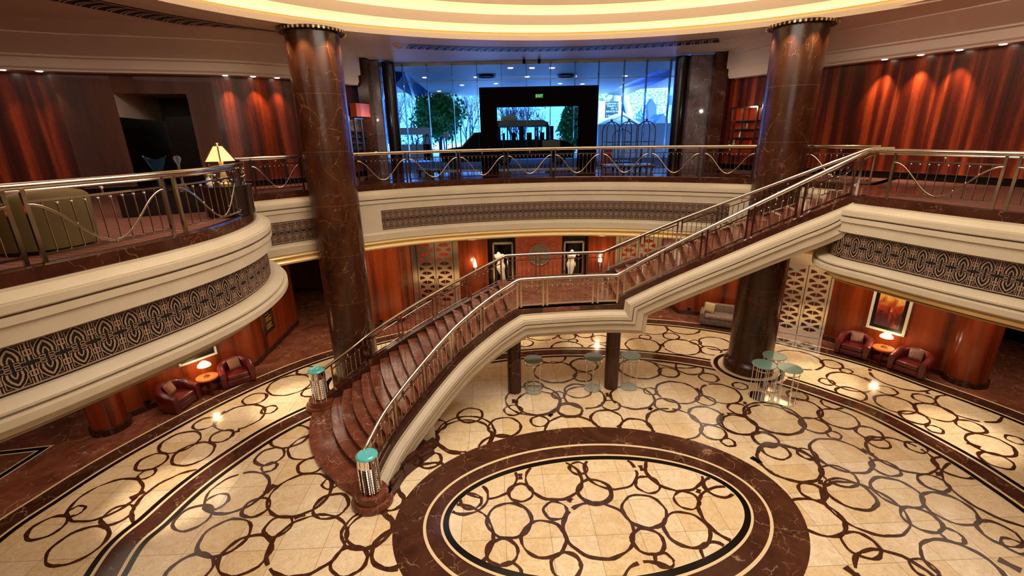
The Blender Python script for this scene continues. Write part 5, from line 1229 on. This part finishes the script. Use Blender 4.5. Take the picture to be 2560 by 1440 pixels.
def table_lamp(label, p, z0=.634):
    t = thing('table_lamp', label, 'table lamp', (*p, z0)); c = (p[0], p[1], 0)
    m = MB(); m.lathe([(0, z0), (.1, z0), (.1, z0+.02), (.03, z0+.035), (0, z0+.035)], c, 24); m.build('base', 'bronze_rail', t, 40)
    m = MB()
    for k in range(3): a = k*2.1; m.tube([(p[0]+.025*cos(a), p[1]+.025*sin(a), z0+.02), (p[0]+.02*cos(a), p[1]+.02*sin(a), z0+.5)], .007, 6)
    m.build('stem', 'bronze_rail', t, 60)
    m = MB(); m.lathe([(.21, z0+.42), (.20, z0+.47), (.10, z0+.57), (.02, z0+.62), (0, z0+.625)], c, 32); m.build('lamp_shade', 'lamp_shade', t, 50)
TR, TL = (13.92, 15.78), (-10.76, 14.56)
side_table('round reddish wood side table between the two right armchairs', TR); side_table('round reddish wood side table between the two left armchairs', TL)
table_lamp('lit table lamp on the side table under the fiery painting', TR); table_lamp('lit table lamp on the left side table', TL)
# sofa
t = thing('sofa', 'grey-brown patterned sofa against the wood wall, partly behind the right column', 'sofa', (0, 0, 0))
m = MB(); rbox(m, (0, .0, .2), (2.1, .85, .3), .05); m.build('base', 'sofa_fabric', t, 60)
m = MB(); rbox(m, (0, -.08, .42), (1.72, .72, .18), .07, bulge=.02); m.build('seat_cushion', 'sofa_fabric', t, 60)
m = MB(); rbox(m, (0, .36, .55), (1.9, .2, .66), .07, M=Matrix.Rotation(-.1, 3, 'X')); m.build('backrest', 'sofa_fabric', t, 60)
for s_ in (-1, 1):
    m = MB(); rbox(m, (s_*.96, -.03, .38), (.2, .84, .54), .09); m.build('arm', 'sofa_fabric', t, 60)
t.location = (9.68, 19.62, .01); t.rotation_euler = (0, 0, -.46)
for dx_, lab in ((-.7, 'pale gold cushion at the left end of the sofa'), (.62, 'pale gold cushion at the right end of the sofa, beside the column')):
    q_ = Matrix.Rotation(-.46, 3, 'Z') @ Vector((dx_, .06, 0)); pillow('cushion', 'gold_cushion', lab, (9.68+q_.x, 19.62+q_.y, .74), -.46+dx_*.5, .46, -1.2)
# high bar tables
def bar_table(label, bp, tp, mn, base):
    b = at(*bp); H = 1.22
    a0_, a1_ = at(tp[0], tp[1], H), at(tp[2], tp[1], H); r_ = min(.36, (a1_-a0_).length/2); c = ((a0_+a1_)/2+b)/2
    t = thing('bar_table', label, 'high bar table', (c.x, c.y, .016), 'glass-topped bar tables'); C_ = (c.x, c.y, .013)
    m = MB(); m.lathe([(0, H-.03), (r_, H-.03), (r_+.01, H-.015), (r_, H), (0, H)], C_, 40); m.build('tabletop', mn, t, 30)
    m = MB(); m.lathe([(0, .0), (r_*.92, .0), (r_*.92, .018), (0, .022)], C_, 40); m.build('base_plate', base, t, 30)
    m = MB()
    m.tube([(c.x+r_*.86*cos(a), c.y+r_*.86*sin(a), H-.16) for a in frange(0, 2*pi, 32)[:-1]], .011, 6, closed=True); m.build('support_ring', 'polished_steel', t, 60)
    for k in range(6):
        a = k*pi/3+.4; m = MB(); m.tube([(c.x+r_*.82*cos(a), c.y+r_*.82*sin(a), .02), (c.x+r_*.82*cos(a), c.y+r_*.82*sin(a), H-.03)], .012, 6); m.build('leg', 'polished_steel', t, 60)
bar_table('dark green glass bar table standing just right of the left short column', (1333, 978), (1311, 897, 1357), 'table_glass_green', 'base_glass')
bar_table('dark green glass bar table just left of the right short column', (1481, 970), (1461, 893, 1508), 'table_glass_green', 'base_glass')
bar_table('dark green glass bar table just right of the right short column', (1572, 967), (1553, 889, 1601), 'table_glass_green', 'base_glass')
bar_table('pale blue-green bar table at the left of the trio by the right column', (1897, 995), (1883, 908, 1939), 'table_glass', 'polished_steel')
bar_table('pale blue-green bar table at the back of the trio, touching the column base', (1926, 968), (1905, 890, 1960), 'table_glass', 'polished_steel')
bar_table('grey-green bar table at the right of the trio by the right column', (1963, 1003), (1943, 921, 2001), 'table_glass', 'polished_steel')
# pictures and plaque on the lower walls
def whit(px_, py_, A_, B_):
    r = ray(px_, py_); A_, B_ = Vector(A_), Vector(B_); d = B_-A_; den = r.x*d.y-r.y*d.x; tt = (A_.x*d.y-A_.y*d.x)/den; p = Vector((r.x*tt, r.y*tt)); return (p-A_).dot(d)/d.length, ZC+r.z*tt
def picture(name, label, cat, A_, B_, u0, u1, z0, z1, fr, mn, frm, matn='black'):
    A_, B_ = Vector(A_), Vector(B_); d = (B_-A_).normalized(); n_ = Vector((d.y, -d.x)); rz = atan2(d.y, d.x)
    t = thing(name, label, cat, (*(A_+d*(u0+u1)/2), z0)); P = lambda u, z, o: (*(A_+d*u+n_*o), z)
    m = MB(); m.box(P((u0+u1)/2, (z0+z1)/2, .02), (u1-u0, .04, z1-z0), rz=rz)
    for (a, b, c_, e) in ((u0, u0+fr, z0, z1), (u1-fr, u1, z0, z1), (u0, u1, z0, z0+fr), (u0, u1, z1-fr, z1)): m.box(P((a+b)/2, (c_+e)/2, .045), (b-a, .07, e-c_), rz=rz)
    m.build('frame', frm, t); q = fr+.0
    m = MB(); m.box(P((u0+u1)/2, (z0+z1)/2, .045), (u1-u0-2*q, .02, z1-z0-2*q), rz=rz); m.build('mount', matn, t)
    k = fr+.12 if matn == 'black' else fr+.02; o = .058
    V = [P(u0+k, z0+k, o), P(u1-k, z0+k, o), P(u1-k, z1-k*.6, o), P(u0+k, z1-k*.6, o)]; m = MB(); m.add(V, [(0, 1, 2, 3)], 0, [(0, 0), (1, 0), (1, 1), (0, 1)]); m.build('artwork', mn, t, 0); return t, P, rz
WA, WB = (13.12, 17.95), (15.45, 14.5)
h1, h2, h3 = whit(2166, 818, WA, WB), whit(2262, 840, WA, WB), whit(2200, 680, WA, WB)
picture('framed_painting', 'tall framed abstract painting of golden and purple flames above the right lamp table', 'painting', WA, WB, h1[0], h2[0], (h1[1]+h2[1])/2, h3[1], .09, 'painting_fire', 'white_stone')
LA, LB = (-12.95, 12.4), (-10.26, 16.29)
g1, g2 = whit(446, 918, LA, LB), whit(541, 882, LA, LB)
picture('framed_painting', 'framed dark red painting above the left lamp table, mostly hidden by the balcony', 'painting', LA, LB, g1[0], g2[0], (g1[1]+g2[1])/2, (g1[1]+g2[1])/2+2.3, .07, 'painting_red', 'white_stone')
QA, QB = (-10.12, 16.6), (-10.32, 20.81)
g1, g2 = whit(664, 836, QA, QB), whit(673, 768, QA, QB); g3 = whit(684, 820, QA, QB)
t, P, rz = picture('directory_plaque', 'bronze plaque with rows of small gold lettering on the dark wood wall', 'plaque', QA, QB, g1[0], g3[0], g1[1], g2[1], .03, 'plaque', 'bronze_rail', 'plaque')
m = MB(); W_ = g3[0]-g1[0]; gg = random.Random(4)
for k in range(11):
    z = g2[1]-.14-k*(g2[1]-g1[1]-.25)/11
    if k in (1, 6): continue
    u = g1[0]+.1
    while u < g1[0]+W_*(.75 if k % 3 else .55): w_ = gg.uniform(.03, .1); m.box(P(u+w_/2, z, .062), (w_, .006, .03), rz=rz); u += w_+.03
m.build('lettering', 'letter_gold', t)
# floor socket boxes / small fittings
for (x, y, A_, B_, lab) in ((1722, 779, (8.15, 21.15), (9.15, 20.85), 'small black socket on the wood wall left of the sofa'), (953, 808, (-7.6, 19.45), (-6.41, 20.12), 'small black socket on the wood panel right of the left column'), (372, 1018, LA, LB, 'black socket with plugs on the left wall behind the armchair')):
    h = whit(x, y, A_, B_); A2 = Vector(A_); d = (Vector(B_)-A2).normalized(); n_ = Vector((d.y, -d.x)); c = A2+d*h[0]+n_*.02; m = MB(); m.box((c.x, c.y, max(h[1], .3)), (.14, .04, .1), rz=atan2(d.y, d.x)); tag(m.build('wall_socket', 'black', loc=(c.x, c.y, h[1])), lab, 'socket')
# two white torso sculptures in the niches
def torso(label, px_, ytop, lean, arm):
    Y = 23.2; tp = aty(px_, ytop, Y); x = tp.x; z1 = tp.z; t = thing('torso_sculpture', label, 'sculpture', (x, Y, 0)); H = 1.55; zb = z1-H
    sec = [(0, .05, .05, 0), (.12, .10, .10, .0), (.35, .13, .13, .01), (.55, .17, .15, .02), (.72, .235, .17, .02), (.82, .24, .17, .01), (.93, .19, .14, 0), (1.03, .155, .12, -.01), (1.14, .19, .14, -.01), (1.26, .23, .17, 0), (1.36, .24, .14, .01), (1.43, .20, .1, .01), (1.46, .09, .07, 0), (1.52, .075, .065, 0), (1.55, .04, .04, 0)]
    m = MB(); rows = []
    for z, rx, ry, c_ in sec:
        sh = lean*(z-.8); rows.append([Vector((x+sh*.5+c_*6*lean+rx*cos(a), Y+ry*sin(a)-(.05*max(0, sin(-a))*(1 if 1.18 < z < 1.33 else 0)), zb+z)) for a in frange(0, 2*pi, 24)])
    m.grid(rows, 0); m.build('torso', 'white_stone', t, 60)
    m = MB(); sx_ = arm; m.tube([(x+lean*.3+sx_*.16, Y, zb+1.38), (x+lean*.3+sx_*.30, Y-.02, zb+1.33), (x+lean*.3+sx_*.38, Y-.04, zb+1.24)], [.085, .075, .02], 12); m.build('arm_stump', 'white_stone', t, 60)
    m = MB(); m.lathe([(0, 0), (.26, 0), (.26, .06), (.2, .1), (.2, zb-.06), (.26, zb-.02), (.26, zb+.03), (0, zb+.04)], (x, Y, 0), 24); m.build('pedestal', 'black_stone', t, 40)
torso('white nude torso sculpture leaning in the left niche', 1252, 630, -.35, 1)
torso('white nude torso sculpture standing upright in the right niche', 1428, 624, .12, 1)
def sconce(label, px_, py_, Y):
    v = aty(px_, py_, Y); t = thing('wall_sconce', label, 'wall lamp', (v.x, Y, v.z)); c = (v.x, Y, v.z)
    m = MB(); m.lathe([(.085, 0), (.09, .08), (.06, .25), (.02, .42), (0, .45)], c, 20); m.build('glass_flame', 'bulb', t, 60)
    m = MB(); m.lathe([(0, -.5), (.02, -.45), (.06, -.2), (.09, 0), (.09, .02)], c, 20); m.build('tapered_holder', 'polished_steel', t, 60)
    m = MB(); m.box((v.x, Y+.12, v.z-.1), (.05, .25, .05)); m.build('bracket', 'polished_steel', t)
sconce('lit pointed wall sconce between the left patterned doors and the left niche', 1188, 668, 22.95)
sconce('lit pointed wall sconce right of the right niche', 1500, 655, 23.0)
# upper lounge on the left
t = thing('lounge_armchair', 'olive lounge armchair seen from behind through the left balcony railing', 'armchair', (0, 0, 0))
m = MB(); ushell(m, 1.05, .95, .2, lambda u: .62+.3*sin(pi*u)**2); m.build('back_and_arms', 'olive_fabric', t, 60)
m = MB(); rbox(m, (0, -.05, .34), (.84, .85, .24), .07); m.build('seat_cushion', 'olive_fabric', t, 60)
c = at(175, 640, ZU); t.location = (c.x-.75, c.y+.55, ZU); t.rotation_euler = (0, 0, ang((-.75, .35)))
c = (-8.05, 6.15); t = thing('lounge_table', 'round reddish wood table at the far left edge of the lounge', 'table', (*c, ZU))
m = MB(); m.lathe([(0, .6), (.42, .6), (.44, .63), (.42, .66), (0, .66)], (*c, ZU), 36); m.build('tabletop', 'side_table_wood', t, 40); m = MB(); m.lathe([(0, 0), (.3, 0), (.3, .6), (0, .6)], (*c, ZU), 36); m.build('drum', 'wood_black', t, 40)
LPX = at(555, 384, 8.1); lc_ = (LPX.x*1.0, LPX.y*1.0); d_ = Vector(at(555, 440, 7.9)); rr = ray(555, 420); sc_ = 12.2/hypot(rr.x, rr.y); lc_ = (rr.x*sc_, rr.y*sc_)
t = thing('console_table', 'dark drum-shaped table carrying the lounge lamp behind the railing', 'table', (*lc_, ZU))
m = MB(); m.lathe([(0, 0), (.45, 0), (.48, .1), (.5, .62), (.52, .66), (0, .66)], (*lc_, ZU), 36); m.build('drum', 'wood_black', t, 40)
t = thing('lounge_lamp', 'lit table lamp with a six-sided cream shade on the rounded balcony', 'table lamp', (*lc_, ZU+.66)); ls = MB()
vt = ZC+ray(555, 362).z*sc_; vb = ZC+ray(555, 402).z*sc_; R1 = .33
for r0_, r1_, z0_, z1_ in ((R1, .11, vb, vt-.03), ): ls.lathe([(r0_, z0_), (r1_, z1_), (.0, z1_+.01)], (*lc_, 0), 6)
ls.build('lamp_shade', 'lamp_shade_dim', t, 10); m = MB(); m.lathe([(0, ZU+.66), (.11, ZU+.66), (.12, ZU+.69), (.04, ZU+.74), (.07, ZU+.85), (.03, ZU+1.0), (.05, vb-.02), (.012, vb), (.012, vt), (.03, vt+.03), (0, vt+.05)], (*lc_, 0), 20); m.build('base', 'gold_trim', t, 50)
m = MB()
for k in range(6): a = k*pi/3; m.tube([(lc_[0]+R1*cos(a), lc_[1]+R1*sin(a), vb), (lc_[0]+.11*cos(a), lc_[1]+.11*sin(a), vt-.03)], .014, 5)
m.build('shade_ribs', 'side_table_dark', t)
fv = (lc_[0]-.22, lc_[1]-.2); t = thing('flower_vase', 'small vase with a white and yellow flower beside the lounge lamp', 'vase', (*fv, ZU+.66)); m = MB(); m.lathe([(0, 0), (.05, 0), (.07, .08), (.03, .18), (.035, .2), (0, .2)], (*fv, ZU+.665), 16); m.build('vase', 'white_stone', t, 50); m = MB(); leaves(m, (*fv, ZU+.95), (.1, .1, .1), 60, .07, 2); m.build('leaves', 'leaf_green', t, 0); m = MB(); m.sphere((fv[0]+.05, fv[1]-.06, ZU+.92), .045); m.sphere((fv[0]-.05, fv[1]-.06, ZU+.98), .04); m.build('petals', 'white_stone', t)
rr = ray(415, 430); sc_ = 13.6/hypot(rr.x, rr.y); cc = Vector((rr.x*sc_, rr.y*sc_)); t = thing('sideboard', 'low dark sideboard in the lounge carrying two glass sculptures', 'sideboard', (*cc, ZU)); m = MB(); m.box((cc.x, cc.y, ZU+.24), (1.9, .6, .48), rz=.5); m.build('body', 'wood_black', t)
def gl(label, px_, kind):
    rr = ray(px_, 415); sc_ = 13.5/hypot(rr.x, rr.y); x, y = rr.x*sc_, rr.y*sc_; z0_ = ZU+.48; top = ZC+ray(px_, 390).z*sc_
    m = MB()
    if kind:   # fish-tail shaped vase
        rows = []
        for k in frange(0, 1, 16):
            z = z0_+(top-z0_)*k; w_ = .05+.05*(1-k)+.33*max(0, k-.45)**1.4*1.6
            rows.append([Vector((x+w_*cos(a), y+.07*sin(a), z+(.10*(cos(a)**2)-.08)*max(0, k-.6)*2.4)) for a in frange(0, 2*pi, 24)])
        m.grid(rows, 0)
    else: m.lathe([(0, 0), (.1, 0), (.12, .05), (.03, .2), (.025, (top-z0_)*.75), (.09, top-z0_-.06), (.07, top-z0_), (0, top-z0_+.01)], (x, y, z0_), 20, sx=1, sy=.6)
    o = m.build('glass_sculpture', 'clear_glass' if not kind else 'teal_dark', loc=(x, y, z0_), smooth=60); tag(o, label, 'glass sculpture')
mat('teal_dark', srgb(30, 60, 80), .05, trans=.6, ior=1.4)
gl('fish-tail shaped glass sculpture on the lounge sideboard', 392, True); gl('slender clear glass sculpture on the lounge sideboard', 447, False)

# ================================================================ lights
WARM = (1, .84, .63); SOFT = (1, .89, .75)
def light(ty, name, loc, e, col=WARM, size=.2, spot=60, blend=.5, tgt=None, shape=None, sy=None):
    d = bpy.data.lights.new(name, ty); d.energy = e; d.color = col
    if ty == 'SPOT': d.spot_size = math.radians(spot); d.spot_blend = blend; d.shadow_soft_size = size
    elif ty == 'POINT': d.shadow_soft_size = size
    else:
        d.size = size
        if sy: d.shape = 'ELLIPSE' if shape else 'RECTANGLE'; d.size_y = sy
    o = bpy.data.objects.new(name, d); COL.objects.link(o); o.location = loc
    if tgt is not None: o.rotation_euler = (Vector(tgt)-Vector(loc)).to_track_quat('-Z', 'Y').to_euler()
    return o
# recessed downlights seen in the cornice
def dl(path, px_, py_, tag_, e, aim=.25):
    s = sx(path, px_, py_)
    if s is None: return
    p = path.pt(s, .3, WTOP-.005); m = MB(); m.lathe([(0, 0), (.07, 0), (.08, .012), (.08, .02)], (p.x, p.y, WTOP-.015), 14)
    tag(m.build('downlight', 'downlight_glow', loc=p), 'small round recessed downlight above the '+tag_, 'downlight', 'downlights above the '+tag_)
    light('SPOT', 'downlight_lamp', p-Vector((0, 0, .04)), e, (1, .72, .5), .03, 62, .8, tgt=path.pt(s, -.05, WTOP-2.6))
for x, y in ((2222, 155), (2312, 147), (2410, 134)): dl(PUR, x, y, 'right-hand wood wall', 330)
dl(PUR, 2520, 120, 'right-hand wood wall', 8)
for x, y in ((560, 167), (625, 172), (682, 177)): dl(PUL, x, y, 'left-hand wood wall', 130)
for x, y in ((15, 175), (105, 175)): dl(PUL, x, y, 'recessed panels at far left', 45)
light('AREA', 'dome_fill', (1.9, 8.8, ZS+1.2), 1250, SOFT, 9, tgt=(1.9, 8.8, 0), shape=1, sy=7)  # added soft fill for the whole atrium, no fitting of its own
light('AREA', 'rear_fill', (0, -4, ZS-.1), 420, SOFT, 8, tgt=(1, 8, 4), sy=5)  # added fill behind the viewer, not a known fitting
light('AREA', 'left_fill', (-10, 8, ZS-.1), 140, SOFT, 4, tgt=(-10, 8.5, 0), sy=4)  # added soft fill over the left lounge
light('AREA', 'right_fill', (13.5, 8, ZS-.1), 110, SOFT, 4, tgt=(13, 8.5, 0), sy=4)  # added soft fill over the right balcony
# atrium downlights in the coves: crisp highlights on the marble
for i in range(16):
    a = 2*pi*i/16; x, y = 1.9+8.0*cos(a), 8.8+6.5*sin(a)
    light('SPOT', 'atrium_downlight', (x, y, ZS+.4), 150, SOFT, .05, 50, .7, tgt=(1.9+6.5*cos(a), 8.8+5.*sin(a), 0))
# downlights under the balcony, bright pools on the outer marble ring
for px_, py_, e in ((740, 1003, 240), (430, 1238, 240), (2045, 948, 240), (2400, 1085, 240), (1290, 835, 170), (1600, 905, 110), (1500, 860, 150), (1735, 880, 70), (560, 1015, 40), (1070, 870, 110)):
    p = at(px_, py_); light('SPOT', 'balcony_downlight', (p.x, p.y, 4.3), e*2.6, (1, .88, .7), .05, 42, .7, tgt=(p.x, p.y, 0))
for p in ((-11.0, 14.0), (-9.6, 17.5), (-8, 22.5), (-3.9, 21.8), (-.3, 21.8), (1.5, 21.8), (3.4, 21.8), (6.4, 21.6), (9.0, 20.0), (11.6, 17.6), (13.4, 16.0), (15.0, 12.8), (-12.6, 9.5), (-6.5, 18.8), (17.5, 14)):
    light('SPOT', 'lobby_downlight', (*p, 4.3), 95, WARM, .12, 120, .9, tgt=(*p, 0))
for p, sx_, sy_ in (((-11.5, 13), 3, 8), ((14.2, 14), 3, 8), ((1.5, 20.8), 14, 2.5), ((-6.5, 18.5), 4, 3), ((10, 18.4), 4, 3)):
    light('AREA', 'lobby_fill', (*p, 4.33), 85, WARM, sx_, tgt=(p[0], p[1], 0), sy=sy_)  # broad fill added under the balcony, beside the downlights
for c, r_ in COLS:
    for a in (-2.4, -1.57, -.7, 3.0, .1): light('SPOT', 'column_spot', (c.x+1.05*cos(a), c.y+1.05*sin(a), ZS-.12), 130, (1, .75, .5), .05, 70, .8, tgt=(c.x+.6*cos(a), c.y+.6*sin(a), ZS-1.7))
for k, (x, y, z, e) in enumerate(((*TR, 1.0, 22), (*TL, 1.0, 22), (*lc_, 8.0, 10))): light('POINT', 'table_lamp_bulb', (x, y, z), e, (1, .78, .5), .1)
for px_, py_, Y in ((1188, 668, 22.95), (1500, 655, 23.0)): v = aty(px_, py_, Y); light('POINT', 'sconce_bulb', (v.x, Y-.2, v.z+.2), 22, (1, .8, .55), .06)
for q_ in DLAMP: light('POINT', 'display_lamp', q_, 14, SOFT, .05)
for x in (-.4, 3.1): light('SPOT', 'niche_spot', (x, 22.6, 4.2), 55, (1, .92, .8), .05, 50, .5, tgt=(x, 23.3, 2.0))
light('AREA', 'upper_entrance_light', (1.5, 20.2, ZS-.05), 60, (.75, .82, 1), 12, tgt=(1.5, 20.2, 0), sy=2)
# daylight: bright blue overcast sky, reaching the room only through the glass front
w = bpy.data.worlds.new('sky'); S.world = w; w.use_nodes = True; nt = w.node_tree; bg = nt.nodes['Background']
bg.inputs['Color'].default_value = (.045, .18, .60, 1); bg.inputs['Strength'].default_value = 8.5
light('AREA', 'daylight_through_glass', (1.4, GY+.6, 9.4), 420, (.35, .6, 1), 13, tgt=(1.4, 10, 8.2), sy=4) if False else None
su = bpy.data.lights.new('sun', 'SUN'); su.energy = 12; su.color = (.75, .88, 1); su.angle = .3; so = bpy.data.objects.new('sun', su); COL.objects.link(so); so.rotation_euler = Vector((-.4, .75, -.55)).to_track_quat('-Z', 'Y').to_euler(); so.location = (0, 60, 40)
vs_ = S.view_settings; vs_.view_transform = 'Standard'; vs_.look = 'None'; vs_.gamma = 1; vs_.use_curve_mapping = False; vs_.exposure = .14
